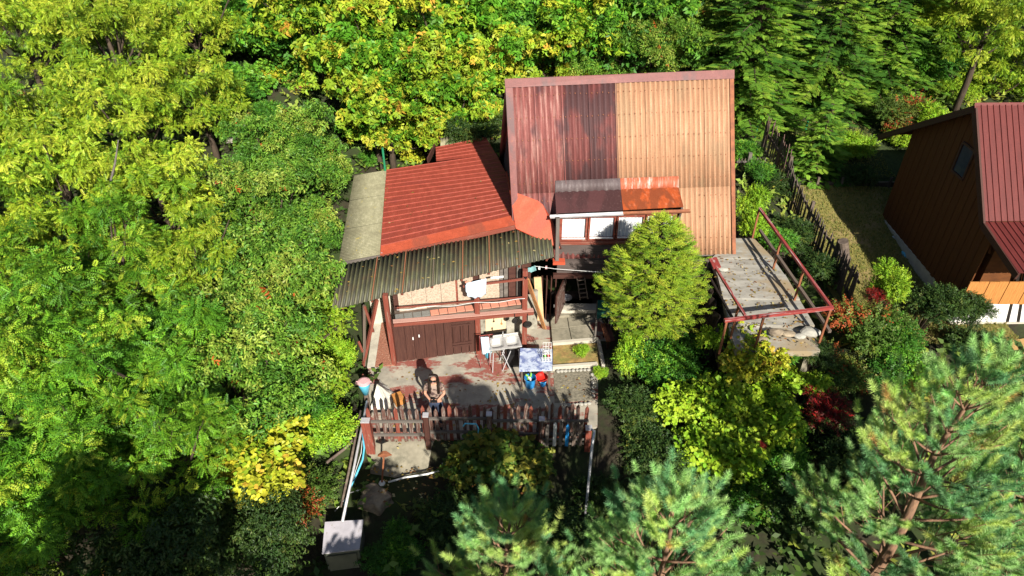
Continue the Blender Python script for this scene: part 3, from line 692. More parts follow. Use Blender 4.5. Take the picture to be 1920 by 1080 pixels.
# ------------------------------------------------------------------ terrace on the right
TZ = 2.1
ter = thing('terrace', 'raised concrete terrace right of the cottage with flaking red metal railing', 'terrace', (6, 14, 0))
T = lambda px, py, z=TZ: at(px, py, Z=z)
pl = [(T(1332, 483), T(1455, 483)), ]
edgeL = [T(1376, 446), T(1334, 484), T(1345, 515), T(1356, 560), T(1368, 608), T(1382, 652)]
edgeR = [T(1414, 447), T(1450, 484), T(1472, 515), T(1500, 562), T(1528, 610), T(1540, 653)]
for i in range(5):
    dz = Vector((0, 0, [0, -.015, .01, -.01, -.09][i]))
    e = .006
    pts = [edgeL[i+1].lerp(edgeL[i], e)+dz, edgeR[i+1].lerp(edgeR[i], e)+dz, edgeR[i].lerp(edgeR[i+1], e)+dz, edgeL[i].lerp(edgeL[i+1], e)+dz]
    MB().slab(pts, .16).obj('concrete_slab', M['terrace'], ter)
def pier(p, q, z1, th, name='retaining_wall', m='concrete', par=ter):
    d = (Vector((q.x-p.x, q.y-p.y, 0))).normalized(); s_ = Vector((-d.y, d.x, 0))*th/2
    a, b = Vector((p.x, p.y, -.2)), Vector((q.x, q.y, -.2)); vs = [a-s_, a+s_, b+s_, b-s_]
    MB().add(vs+[Vector((v.x, v.y, z1)) for v in vs], [(3, 2, 1, 0), (4, 5, 6, 7), (0, 1, 5, 4), (1, 2, 6, 5), (2, 3, 7, 6), (3, 0, 4, 7)]).obj(name, M[m], par)
pier(edgeL[1]+Vector((.3, 0, 0)), edgeL[5]+Vector((.3, .15, 0)), TZ-.27, .15); pier(edgeR[1]-Vector((.15, 0, 0)), edgeR[5]+Vector((-.15, .15, 0)), TZ-.27, .15)
pier(edgeL[4]+Vector((.1, .1, 0)), edgeR[4]+Vector((-.1, .1, 0)), TZ-.27, .15, m='old_wood')
def bar(x0, y0, z0, x1, y1, z1, w_=.055, m='rail_paint', name='rail'): return piece(name, at(x0, y0, Z=z0), at(x1, y1, Z=z1), w_, w_, M[m], ter)
H = TZ+.92
bar(1424, 391, H, 1560, 578, H, .065); bar(1425, 432, TZ+.45, 1556, 622, TZ+.35, .07, 'old_wood', 'lower_rail')
bar(1332, 486, H-.15, 1397, 592, H); bar(1358, 601, H, 1562, 577, H, .07)
bar(1331, 520, TZ+.1, 1380, 608, TZ+.1, .05, 'dark_metal', 'lower_rail')
for (px, py) in ((1424, 391), (1465, 448), (1507, 505), (1558, 578), (1363, 600), (1433, 591), (1385, 572)):
    p = at(px, py, Z=H); piece('railing_post', (p.x, p.y, TZ-.25 if px > 1400 else TZ-.05), (p.x, p.y, H), .045, .045, M['rust'], ter, up=(0, 1, 0))
MB().slab([T(1329, 484, H-.1), T(1344, 482, H-.1), T(1352, 500, H-.1), T(1338, 503, H-.1)], .03).obj('rail_plate', M['rail_paint'], ter)
for i, (px, py, r_) in enumerate([(1355, 507, .12), (1455, 626, .16), (1518, 626, .2), (1478, 628, .14), (1500, 632, .12), (1428, 640, .13)]):
    p = T(px, py); bm = bmesh.new(); bmesh.ops.create_icosphere(bm, subdivisions=2, radius=r_)
    for v in bm.verts: v.co = Vector((v.co.x*1.2, v.co.y*.8, v.co.z*.45))*(1+.2*noise.noise(v.co*6+Vector((i, 0, 0))))+p+Vector((0, 0, r_*.3))
    me = bpy.data.meshes.new('stone'); bm.to_mesh(me); bm.free(); me.materials.append(M['rock'] if i % 2 else M['stone'])
    tag(link('stone', me), ['small dark stone on the terrace beside the red rail plate', 'flat grey stone near the front edge of the terrace, left of the others', 'largest grey rock on the front right corner of the terrace', 'rough stone on the terrace front between two rocks', 'small stone beside the largest rock on the terrace front', 'stone on the terrace front edge behind the yellow bush'][i], 'stone')
# dark tarpaulin hanging off the terrace's left side, boards stacked below
tb = MB(); K = 24
t0_, t1_ = edgeL[1]+Vector((-.05, 0, -.1)), edgeL[4]+Vector((-.08, 0, -.1))
for j in range(6):
    for i in range(K+1):
        p = t0_.lerp(t1_, i/K); zz = j/5
        tb.v.append((p.x-.12-.25*zz+.07*math.sin(i*1.3+j*.5), p.y+.03*math.sin(i*2.1), p.z-1.5*zz+.05*math.sin(i)))
for j in range(5):
    for i in range(K): a = j*(K+1)+i; tb.f.append((a, a+1, a+K+2, a+K+1))
o = tb.obj('tarpaulin', mat('dark_brown_tarpaulin', (.035, .025, .02), (.015, .012, .01), .5, 3), None, smooth=True)
o.modifiers.new('thick', 'SOLIDIFY').thickness = .01
tag(o, 'dark tarpaulin hanging down the shaded left side of the terrace', 'tarpaulin')

# ------------------------------------------------------------------ neighbour house
nb = thing('neighbour_cottage', 'brown boarded cottage at the right edge with bright red ribbed metal roof', 'house', (14, 16.5, 1))
G = 1.0; XW = 11.75; XE = 20.0
rd = at(1830, 197, Z=6.0); rx = rd.x; ry = rd.y
def atX(px, py, X): d = ray(px, py); return Vector((0, 0, CAMH))+d*(X/d.x)
rd = atX(1830, 197, 11.55); ry = rd.y; rx = rd.x
brk = atX(1845, 415, 11.55); sk = atX(1911, 512, 11.55); low = atX(1649, 252, 11.5)
ridgeR = Vector((XE, ry+.15, rd.z))
nsheets = 5
for i in range(nsheets):
    a, b = i/nsheets, (i+1)/nsheets
    f = lambda p, t: p.lerp(Vector((XE, p.y+.15, p.z)), t)
    corr('roof_sheet', f(rd, a), f(rd, b), f(brk, b), f(brk, a), .15, .024, M['roof_metal2'], nb, prof='rib', nv=1, uoff=i)
    corr('porch_roof_sheet', f(brk, a)-Vector((0, 0, .02)), f(brk, b)-Vector((0, 0, .02)), f(sk, b), f(sk, a), .15, .024, M['roof_metal2'], nb, prof='rib', nv=1, uoff=i+7)
    corr('rear_roof_sheet', f(rd, a)+Vector((0, .02, -.02)), f(rd, b)+Vector((0, .02, -.02)), f(low, b), f(low, a), .15, .024, M['roof_metal2'], nb, prof='rib', nv=1, uoff=i+3)
flat('ridge_cap', [rd+Vector((-.03, -.13, -.19)), Vector((XE, ridgeR.y-.1, rd.z-.19)), ridgeR+Vector((0, .03, .05)), rd+Vector((-.03, .03, .05))], .012, M['roof_metal2'], nb, Vector((0, -.85, .5)))
for (p, q) in ((rd, brk), (brk, sk), (rd, low)):
    piece('verge_board', p+Vector((.0, 0, -.1)), q+Vector((.0, 0, -.1)), .05, .17, M['brown_wood'], nb)
# soffit boards under the rear verge
# gable wall of boards
def zroof(y):
    if y > ry: return lerp(rd.z, low.z, (y-ry)/(low.y-ry))
    if y > brk.y: return lerp(rd.z, brk.z, (ry-y)/(ry-brk.y))
    return lerp(brk.z, sk.z, (brk.y-y)/(brk.y-sk.y))
yb, yf = 18.95, 14.15
nbd = 34
for i in range(nbd):
    y = lerp(yf, yb, (i+.5)/nbd); x = XW+.1*(i-nbd/2)/nbd
    piece('board', (x+.012*(i % 2), y, G+.35), (x+.012*(i % 2), y, zroof(y)-.12), (yb-yf)/nbd*.93, .03, M['dark_wall'], nb, up=(1, 0, 0))
MB().box(((XW+XE)/2+.12, (yf+yb)/2, G+1.3), (XE-XW-.1, yb-yf-.05, 2.3)).obj('inner_wall', M['dark_wall'], nb)
MB().add([(XW+.1, yf+.1, 3.0), (XW+.1, brk.y, brk.z-.2), (XW+.1, ry, rd.z-.3), (XW+.1, yb-.05, zroof(yb)-.25), (XW+.1, yb-.05, 3.0), (XE, yf+.1, 3.0), (XE, brk.y, brk.z-.2), (XE, ry, rd.z-.3), (XE, yb-.05, zroof(yb)-.25), (XE, yb-.05, 3.0)],
         [(0, 1, 2, 3, 4), (9, 8, 7, 6, 5), (0, 5, 6, 1), (1, 6, 7, 2), (2, 7, 8, 3), (3, 8, 9, 4), (4, 9, 5, 0)]).obj('attic_wall', M['dark_wall'], nb)
MB().box(((XW+XE)/2, (yf+yb)/2, G+.1), (XE-XW+.06, yb-yf+.1, .55)).obj('plinth', M['cement'], nb)  # cement tone in place of white paint stands for shade on this side
# gable window, slanting with perspective only
yw0, yw1 = 16.0, 16.55
fw = MB().box((XW-.03, (yw0+yw1)/2, 4.95), (.06, yw1-yw0, .06)).box((XW-.03, (yw0+yw1)/2, 4.15), (.06, yw1-yw0, .06)).box((XW-.03, yw0, 4.55), (.06, .06, .74)).box((XW-.03, yw1, 4.55), (.06, .06, .74)).obj('window', M['brown_wood'], nb)
MB().box((XW-.02, (yw0+yw1)/2, 4.55), (.02, yw1-yw0-.07, .73)).obj('pane', M['glass'], fw)
# porch front: varnished boards above a white plinth wall, dark downpipes
pa, pb_ = at(1812, 560, Z=1.75), at(1905, 545, Z=1.75)
py_ = at(1850, 560, Z=1.6).y
np_ = 9; py_ = 14.0
xa, xb = at(1806, 555, Y=py_).x, XE
nbp = 34
for i in range(nbp):
    x = lerp(xa, xb, (i+.5)/nbp)
    piece('porch_board', (x, py_+.01*(i % 2), 1.62), (x, py_+.01*(i % 2), 2.32), (xb-xa)/nbp*.95, .03, M['pine_board'], nb, up=(0, 1, 0))
MB().box(((xa+xb)/2+.1, py_+.12, 1.2), (xb-xa+.1, .15, .85)).obj('porch_wall', M['white_paint'], nb)
MB().box(((xa+xb)/2, py_+.5, G-.1+.05), (xb-xa, 1.0, .1)).obj('porch_floor', M['cement'], nb)
for dx in (0, .17):
    piece('downpipe', at(1887+dx*50, 605, Z=.95)+Vector((dx, -.0, 0)), at(1910, 508, Z=2.6)+Vector((dx, 0, 0)), .07, .07, M['dark_metal'], nb, up=(0, 1, 0))
MB().box((13.3, py_+.2, 2.6), (.6, .16, .12)).obj('lamp_box', M['white_plastic'], nb)
tag(sheet('sand_path', [at(1875, 655, Z=.7), at(1990, 640, Z=.7), at(1990, 720, Z=.6), at(1870, 690, Z=.6)], mat('yellow_sand', (.5, .32, .12), (.4, .25, .1), .95, 8), .05), kind='structure')
# blue bags along the wall
for k, (px, py, r_, lb) in enumerate([(1672, 450, .22, 'crumpled pale blue bag against the foot of the brown gable wall'), (1700, 478, .16, 'small blue sack lying by the plinth in front of the crumpled bag')]):
    p = at(px, py, Z=G+.1); bm = bmesh.new(); bmesh.ops.create_icosphere(bm, subdivisions=3, radius=r_)
    for v in bm.verts: v.co = Vector((v.co.x, v.co.y*1.2, v.co.z*.7))*(1+.35*noise.noise(v.co*7+Vector((k, 0, 0))))+p
    me = bpy.data.meshes.new('bag'); bm.to_mesh(me); bm.free(); me.materials.append(M['shirt'] if k == 0 else M['light_blue']); tag(link('bag', me), lb, 'bag')

# ------------------------------------------------------------------ fences on the right
fr = thing('picket_fence', 'leaning old brown picket fence between the terrace and the neighbour lawn', 'fence', (8.9, 18, 1))
fpts = [Vector((8.35, 21.3, 0)), Vector((8.75, 19.8, 0)), Vector((8.95, 18, 0)), Vector((9.1, 16.2, 0)), Vector((9.1, 14.6, 0))]
for k in range(len(fpts)-1):
    p, q = fpts[k], fpts[k+1]; n = int((q-p).length/.1)
    for i in range(n):
        c = p.lerp(q, (i+.5)/n); zb_ = g(c.x, c.y); h = 1.35+.25*random.random() if k == 0 else 1.1+.15*random.random()
        piece('picket', (c.x, c.y, zb_-.05), (c.x+random.uniform(-.06, .06), c.y+random.uniform(-.05, .05), zb_+h), .07, .02, M['picket_wood'] if k == 0 else M['house_board'], fr, up=(1, 0, 0), kind='picket')  # bays after the first take darker wood, shade put into the picket colour
    for hz_ in (.35, .9):
        piece('rail', (p.x+.03, p.y, g(p.x, p.y)+hz_), (q.x+.03, q.y, g(q.x, q.y)+hz_), .04, .07, M['old_wood'], fr)
    piece('fence_post', (p.x+.05, p.y, g(p.x, p.y)-.1), (p.x+.05, p.y, g(p.x, p.y)+1.25), .09, .09, M['old_wood'], fr, up=(0, 1, 0))
# thick post beside the lawn
p = at(1572, 522, Z=G); t = at(1581, 452, Y=p.y-.05)
o = MB().tube([(p.x, p.y, .8), (p.x+.02, p.y, 1.6), (t.x, t.y, t.z)], [.15, .14, .135], 12).obj('wooden_post', M['old_wood']); tag(o, 'thick weathered wooden post at the corner of the neighbour lawn', 'post')
# retaining timbers
rt = thing('timber_edging', 'low retaining wall of grey timbers behind the neighbour lawn', 'retaining wall', (11, 20.5, 1))
for k in range(4):
    z = 1.1+.2*k
    for j in range(2): piece('timber', (9.9+j*2.05, 20.42+.02*k, z), (11.9+j*2.05, 20.42+.02*k, z), .1, .18, M['old_wood'], rt)
for j in range(5): piece('stake', (10.1+j*.8, 20.3, 1.0), (10.1+j*.8, 20.3, 2.05), .07, .07, M['old_wood'], rt, up=(0, 1, 0))
# pale blocks and plank pile on the lawn edge
for k, (px, py, s_, lb) in enumerate([(1512, 372, .3, 'upper pale concrete block beside the lawn fence'), (1520, 383, .34, 'lower grey concrete block beside the lawn fence')]):
    p = at(px, py, Z=1.25); o = MB().box(p+Vector((0, 0, -.03)), (s_*1.2, s_, s_), .3).obj('concrete_block', M['cement' if k == 0 else 'galv']); tag(o, lb, 'block')
pp = thing('plank_pile', 'loose orange planks lying on the edge of the neighbour lawn', 'planks', at(1532, 402, Z=1))
for k in range(6):
    c = at(1530+random.uniform(-6, 8), 400+random.uniform(-8, 12), Z=1.06+.04*k); a = random.uniform(-.5, .9) if k > 1 else -.05
    piece('plank', c-Vector((math.cos(a), math.sin(a), 0))*.35, c+Vector((math.cos(a), math.sin(a), 0))*.35, .1, .025, M['new_wood'] if k % 2 == 0 else M['old_wood'], pp)
# small gate at the back, green posts
gt = thing('garden_gate', 'small grey picket gate behind the right corner of the tall cottage', 'gate', at(1398, 336, Z=1.7))
gp = at(1396, 338, Z=1.7)
for k, px in enumerate((1388, 1396)): pass
piece('gate_post', gp, gp+Vector((0, 0, 1.0)), .11, .11, M['grey_wood'], gt, up=(0, 1, 0))
for i in range(7):
    c = gp+Vector((.12+.085*i, .03, .12)); piece('picket', c, c+Vector((0, 0, .72)), .035, .02, M['grey_wood'], gt, up=(0, 1, 0), kind='picket')
for i in range(3):
    c = gp+Vector((-.12-.1*i, .03, .1)); piece('picket', c, c+Vector((0, 0, .72)), .035, .02, M['old_wood'], gt, up=(0, 1, 0), kind='picket')
for z in (.22, .68): piece('rail', gp+Vector((-.4, 0, z)), gp+Vector((.75, 0, z)), .03, .06, M['grey_wood'], gt)
piece('brace', gp+Vector((.08, -.02, .25)), gp+Vector((.7, -.02, .62)), .02, .05, M['grey_wood'], gt)
for k, (px, py, h, lb) in enumerate([(722, 318, .75, 'green metal fence post beside the tan edge of the low red roof'), (1504, 268, .9, 'green metal fence post behind the small fir'), (1415, 262, .6, 'short green post in the shade beside the tan roof')]):
    Yp = [19.9, 23.5, 23.0][k]; p = at(px, py, Y=Yp); o = MB().tube([(p.x, p.y, p.z-.4), (p.x, p.y, p.z+h)], .035, 8).obj('fence_post', plain('green_enamel_%d' % k if k else 'green_enamel', (.02, .22, .1))); tag(o, lb, 'post')

# ------------------------------------------------------------------ yard fence in front
yf_ = thing('yard_fence', 'low faded red picket fence across the front of the yard', 'fence', A(890, 826))
fb0, fb1 = A(694, 828, .02), A(1100, 822, .02)
posts_px = [(798, 779), (917, 777), (1016, 786)]
L = (fb1-fb0).length; npk = 33
for i in range(npk):
    c = fb0.lerp(fb1, (i+.5)/npk); h = 1.12+.05*math.sin(i*1.7)+random.uniform(-.03, .03)
    low_ = i >= 26
    wgt = M['picket_wood'] if i % 4 else M['red_wood']
    o = piece('picket', c+Vector((random.uniform(-.01, .01), 0, 0)), c+Vector((random.uniform(-.035, .035), random.uniform(0, .03), h)), .085, .022, wgt, yf_, up=(0, 1, 0), kind='picket')
for z in (.28, .72):
    for k in range(4):
        a, b = [(0, .255), (.255, .55), (.55, .785), (.785, 1)][k]
        dz = [0, .07, -.03, -.06][k]
        piece('rail', fb0.lerp(fb1, a)+Vector((0, -.045, z+dz)), fb0.lerp(fb1, b)+Vector((0, -.045, z+dz-.02)), .045, .06, M['grey_wood'], yf_)
for k, (px, py) in enumerate(posts_px):
    t = at(px, py, Y=fb0.y-.12); b = Vector((t.x, t.y, -.5))
    piece('fence_post', b, t, .11, .11, M['brown_wood'] if k == 0 else M['picket_wood'], yf_, up=(0, 1, 0))
    piece('post_cap', t, t+Vector((0, 0, .03)), .13, .13, M['galv'], yf_, up=(0, 1, 0))
t = at(685, 789, Y=fb0.y-.1); piece('fence_post', (t.x+.05, t.y-.1, -.4), t, .2, .14, M['red_wood'], yf_, up=(0, 1, 0))['label'] = 'thick bright red end post'
piece('post_cap', t, t+Vector((0, 0, .025)), .2, .15, M['galv'], yf_, up=(0, 1, 0))
t = at(1104, 803, Y=fb0.y-.12); piece('fence_post', (t.x, t.y, -.6), t, .13, .13, M['red_wood'], yf_, up=(0, 1, 0)); piece('post_cap', t, t+Vector((0, 0, .03)), .15, .15, M['galv'], yf_, up=(0, 1, 0))
# low gate pickets, white and blue
gt2 = thing('low_gate', 'low gate of white, blue and grey pickets at the right end of the yard fence', 'gate', at(1060, 835, Z=0))
for k, (px, mm) in enumerate([(1025, 'grey_wood'), (1039, 'white_paint'), (1050, 'grey_wood'), (1062, 'blue'), (1075, 'old_wood'), (1087, 'old_wood')]):
    c = at(px, 836, Y=fb0.y-.25); h = .72+.06*(k % 3)
    o = piece('picket', c, c+Vector((0, 0, h)), .075, .02, M[mm], gt2, up=(0, 1, 0), kind='picket')
    if mm in ('white_paint', 'blue'): o['label'] = {'white_paint': 'white painted picket', 'blue': 'bright blue picket'}[mm]
for z in (.08, .22): 
    c0, c1 = at(1018, 836, Y=fb0.y-.22), at(1094, 836, Y=fb0.y-.22); piece('rail', c0+Vector((0, 0, z)), c1+Vector((0, 0, z)), .03, .04, M['grey_wood'], gt2)

# ------------------------------------------------------------------ things in the yard
def solo(o, label, cat, group=None): return tag(o, label, cat, group)
# sink
sk0 = at(946, 641, Z=.82)
sn = thing('sink', 'double bowl steel sink on folding legs beneath the veranda', 'sink', (sk0.x, sk0.y, 0))
fu = (A(983, 650)-A(740, 683)).normalized(); fvv = Vector((-fu.y, fu.x, 0))
def L2W(c, u, v, z): return c+fu*u+fvv*v+Vector((0, 0, z))
c0 = Vector((sk0.x, sk0.y, .82)); W2, D2 = .41, .24
mb = MB(); nxs, nys = 48, 26
for j in range(nys+1):
    for i in range(nxs+1):
        u = lerp(-W2, W2, i/nxs); v = lerp(-D2, D2, j/nys); z = 0
        for cx in (-.2, .2):
            d = max(abs(u-cx)/.165, abs(v+.01)/.18); d = (abs((u-cx)/.165)**4+abs((v+.01)/.18)**4)**.25
            z = min(z, -.15*(1-float(sm(.78, 1.0, d))))
        mb.v.append(tuple(L2W(c0, u, v, z)))
for j in range(nys):
    for i in range(nxs): a = j*(nxs+1)+i; mb.f.append((a, a+1, a+nxs+2, a+nxs+1))
bs_ = mb.obj('basin_top', M['steel'], sn, smooth=True); bs_.modifiers.new('t', 'SOLIDIFY').thickness = .004
piece('splashback', L2W(c0, -W2+.15, D2+.01, .02), L2W(c0, W2, D2+.01, .02), .015, .06, M['steel'], sn)
piece('front_lip', L2W(c0, -W2, -D2, -.015), L2W(c0, W2, -D2, -.015), .012, .035, M['steel'], sn)
for u0, u1 in ((-.1, .12), (.12, -.1), (.33, .36), (-.33, -.36)):
    for v in (-.2, .2): piece('leg', L2W(c0, u1, v, -.82), L2W(c0, u0, v, -.16), .02, .02, M['galv'], sn, up=(0, 1, 0))
tp = L2W(c0, 0, D2-.03, 0); MB().tube([tp, tp+Vector((0, 0, .18)), tp+Vector((0, -.05, .22)), tp+Vector((0, -.13, .2))], .011, 8).obj('tap', M['steel'], sn, smooth=True)
# small wooden crate under sink (dark opening)
o = MB().box(L2W(Vector((c0.x, c0.y, 0)), .22, .05, .22), (.3, .35, .42), .1).obj('cabinet', M['black']); solo(o, 'small black cabinet standing under the right bowl of the sink', 'cabinet')
# cream board with hanging ladle
kp, kn = vplane(kw0, kw1)
a = kp(911, 626, .06); b = kp(948, 624, .06); tpz = kp(930, 597, .06).z
brd = MB().panel([(a.x, a.y, a.z), (b.x, b.y, a.z), (b.x, b.y, tpz), (a.x, a.y, tpz)], .02, kn).obj('board', M['cream']); solo(brd, 'cream board fixed to the wall behind the sink', 'board')
def pan(px, py, r, z0, label, name='frying_pan', m='dark_metal', hl=.22):
    c = fp(px, py, .12); pr = thing(name, label, 'pan' if 'pan' in name else 'ladle', c)
    # disc facing the viewer, hanging by its handle
    nrm = FN; ux = FN.cross(Vector((0, 0, 1))).normalized(); mb = MB(); n = 20
    for rr_, d in ((r*.8, 0), (r, .035), (r*.94, .035), (r*.76, .008)):
        for k in range(n): an = 2*math.pi*k/n; mb.v.append(tuple(c+ux*math.cos(an)*rr_+Vector((0, 0, 1))*math.sin(an)*rr_+nrm*d))
    for j in range(3):
        for k in range(n): mb.f.append((j*n+k, j*n+(k+1) % n, (j+1)*n+(k+1) % n, (j+1)*n+k))
    mb.f.append(tuple(range(n))); mb.f.append(tuple(range(3*n, 4*n)))
    mb.obj('bowl', M[m], pr, smooth=False)
    piece('handle', c+Vector((0, 0, r*.9)), c+Vector((0, 0, r+hl)), .02, .012, M[m], pr, up=(0, 1, 0))
pan(989, 607, .115, 0, 'black frying pan hanging on the right veranda post'); pan(965, 600, .09, 0, 'smaller dark pan hanging left of the frying pan', hl=.14)
pan(940, 606, .03, 0, 'small brass ladle hanging in front of the cream board', 'ladle', 'new_wood', .1)
# cloths
def cloth(name, quad, m, label, cat='cloth', n=14, wave=.025, drop=None, k=1.):
    """hanging fabric sheet between four corners with folds"""
    q = [Vector(p) for p in quad]; nn = (q[1]-q[0]).cross(q[3]-q[0]).normalized(); mb = MB()
    for j in range(n+1):
        for i in range(n+1):
            u, v = i/n, j/n; p = q[0]*(1-u)*(1-v)+q[1]*u*(1-v)+q[2]*u*v+q[3]*(1-u)*v
            p = p+nn*(wave*math.sin(u*11*k+v*1.3)*(.4+v)+wave*.6*math.sin(u*23*k+2*v))
            if drop: p.z += drop(u, v)
            mb.v.append(tuple(p))
    for j in range(n):
        for i in range(n): a = j*(n+1)+i; mb.f.append((a, a+1, a+n+2, a+n+1))
    o = mb.obj(name, m, None, smooth=True); s_ = o.modifiers.new('t', 'SOLIDIFY'); s_.thickness = .004
    return tag(o, label, cat)
# shirt: outline with sleeves
sh = MB()
def sp(px, py): return fp(px, py, .17)
outl = [(880, 529), (905, 522), (913, 522), (912, 552), (906, 549), (905, 557), (891, 560), (890, 553), (881, 556), (872, 553), (873, 536)]
cols = 16
for j in range(13):
    for i in range(cols+1):
        u, v = i/cols, j/12
        xl_ = lerp(874, 876, v)-(2 if .15 < v < .75 else 0); xr_ = lerp(912, 911, v)
        yt = lerp(531, 522, u); yb2 = lerp(555, 552, u)+5*math.sin(u*math.pi)+1.3*math.sin(u*19)
        p = fp(lerp(xl_, xr_, u), lerp(yt, yb2, v), .15+.02*math.sin(u*14+v*2)+.012*math.sin(u*31))
        sh.v.append(tuple(p))
for j in range(12):
    for i in range(cols): a = j*(cols+1)+i; sh.f.append((a, a+1, a+cols+2, a+cols+1))
shirt = sh.obj('shirt', M['shirt'], None, smooth=True); shirt.modifiers.new('t', 'SOLIDIFY').thickness = .006
tag(shirt, 'pale blue shirt hung upside down over the veranda rail', 'shirt')
cloth('cloth', [fp(920, 519, .1), fp(944, 517, .1), fp(944, 521, .15), fp(920, 523, .15)], M['white_paint'], 'white cloth laid along the top veranda rail', 'cloth', wave=.008)
cloth('towel', [L2W(c0, -.62, -.02, .28), L2W(c0, -.42, -.05, .28), L2W(c0, -.40, -.1, -.2), L2W(c0, -.6, -.1, -.25)], M['light_blue'] if False else M['shirt'], 'light blue towel hanging left of the sink', 'towel', wave=.012)
cloth('towel', [at(981, 506, Z=2.42), at(1003, 498, Z=2.45), at(1006, 508, Z=2.4), at(984, 512, Z=2.38)], M['teal_cloth'], 'teal cloth drying above the right end of the veranda', 'cloth', wave=.02)
cloth('cloth', [fp(871, 528, .1), fp(884, 526, .1), fp(882, 532, .14), fp(874, 533, .14)], M['tile_red'], 'small salmon cloth on the rail left of the pale blue shirt', 'cloth', wave=.01)
# towel rack under the towel
rk = thing('towel_rack', 'thin red metal rack holding the light blue towel beside the sink', 'rack', L2W(c0, -.5, 0, -.82))
for u in (-.64, -.4): piece('leg', L2W(c0, u, .02, -.82), L2W(c0, u, .02, .29), .015, .015, M['rail_paint'], rk, up=(0, 1, 0))
piece('bar', L2W(c0, -.64, .02, .29), L2W(c0, -.3, .02, .29), .015, .015, M['rail_paint'], rk)
# clothesline with pegs
cl = [at(1003, 499, Z=2.42), at(1040, 504, Z=2.36), at(1080, 507, Z=2.32), at(1150, 512, Z=2.3)]
o = MB().tube(cl, .006, 5).obj('clothesline', M['white_plastic']); tag(o, 'white clothesline running from the veranda to the spruce', 'clothesline')
rp = [fp(744+i*12, 581-i*1.0+1.6*math.sin(i*.9), .12) for i in range(21)]
o = MB().tube(rp, .007, 5).obj('rope', M['white_plastic']); tag(o, 'slack white rope strung along the middle veranda rail', 'rope')
for k, (px, mm, lb) in enumerate([(1024, 'pink', 'pink clothes peg on the clothesline'), (1011, 'white_plastic', 'white clothes peg on the clothesline beside the teal cloth')]):
    p = at(px, 501+k, Z=2.38); o = MB().beam(p+Vector((0, 0, .04)), p-Vector((.01, 0, .05)), .03, .02).beam(p+Vector((.015, 0, .04)), p-Vector((-.02, 0, .05)), .02, .02).obj('clothes_peg', M[mm]); tag(o, lb, 'clothes peg')
# plant pot on top by right post
p = at(985, 516, Z=2.4); o = MB().lathe(p-Vector((0, 0, .1)), [(.05, 0), (.08, .1), (.07, .1), (.05, .03)], 12).obj('flower_pot', M['black']); tag(o, 'small black pot hanging at the top of the right veranda post', 'pot')
# leaning boards
o = piece('board', (0, 0, 0), (1, 0, 0), .1, .04, M['new_wood'], yf_) if False else None
lp, lq = at(1021, 616, Z=.1), fp(988, 522, .05)
o = MB().beam(lp, lq, .12, .035).obj('leaning_board', M['new_wood']); tag(o, 'orange wooden board leaning against the right veranda post', 'board')
lp = at(1014, 575, Y=15.3); lp.z = .05; lq = at(1008, 520, Y=15.25)
o = MB().beam(lp, lq, .2, .04, up=(0, 1, 0)).obj('standing_board', M['cream']); o.data.materials[0] = mat('pale_pine', (.72, .5, .28), (.6, .4, .2), .7, 4); tag(o, 'wide pale yellow board standing upright left of the brown doorway', 'board')
# blue bucket by the sink
def bucket(px, py, r, h, m, label, cat='bucket', z=0, rim=None, taper=.8):
    c = at(px, py, Z=z); b = thing('bucket', label, cat, c)
    MB().lathe(c, [(r*taper, 0), (r, h), (r*1.06, h), (r*1.06, h-.02), (r*1.0, h-.025), (r*.92, h-.01), (r*taper*.92, .02)], 20, cap=(True, True)).obj('body', m, b, smooth=False)
    pts = [c+Vector((r*1.05*math.cos(a), -r*.55*math.sin(a)-.02, h-.03+.02*math.sin(a)-r*.3*math.sin(a))) for a in np.linspace(0, math.pi, 9)]
    MB().tube(pts, .006, 5).obj('handle', M['white_plastic'], b)
    return b, c
bucket(915, 668, .1, .2, M['light_blue'], 'light blue bucket on the ground left of the sink')
b2, bc = bucket(994, 724, .145, .3, M['blue'], 'blue bucket in front of the table full of green garden things')
for k in range(9):
    a = random.uniform(0, 6.28); r = random.uniform(.02, .1); q = bc+Vector((r*math.cos(a), r*math.sin(a), .2)); q2 = q+Vector((random.uniform(-.1, .1), random.uniform(-.08, .08), random.uniform(.13, .25)))
    if k < 3:
        o = MB().tube([q, q.lerp(q2, .5)+Vector((.02, 0, .02)), q2], [.025, .03, .02], 6).obj('garden_glove', M['green_plastic'] if k != 1 else M['white_plastic']); tag(o, ['lime green rubber glove sticking out of the blue bucket', 'white rag stuffed in the blue bucket', 'second lime green glove finger bundle in the blue bucket'][k], 'glove' if k != 1 else 'rag')
bucket(1018, 722, .085, .17, M['blue'], 'small blue pail beneath the red basin')
c = at(1015, 712, Z=.17); o = MB().lathe(c, [(.09, 0), (.15, .09), (.165, .1), (.15, .1), (.13, .05), (.08, .02)], 18).obj('bowl', M['red_plastic'], None, smooth=True); tag(o, 'bright red plastic bowl resting on the small blue pail', 'bowl')
c = at(1009, 700, Z=.22); o = MB().beam(c, c+Vector((.12, -.02, .06)), .06, .03).obj('hand_brush', M['red_plastic']); tag(o, 'red hand brush with pale bristles lying on the bowl', 'brush')
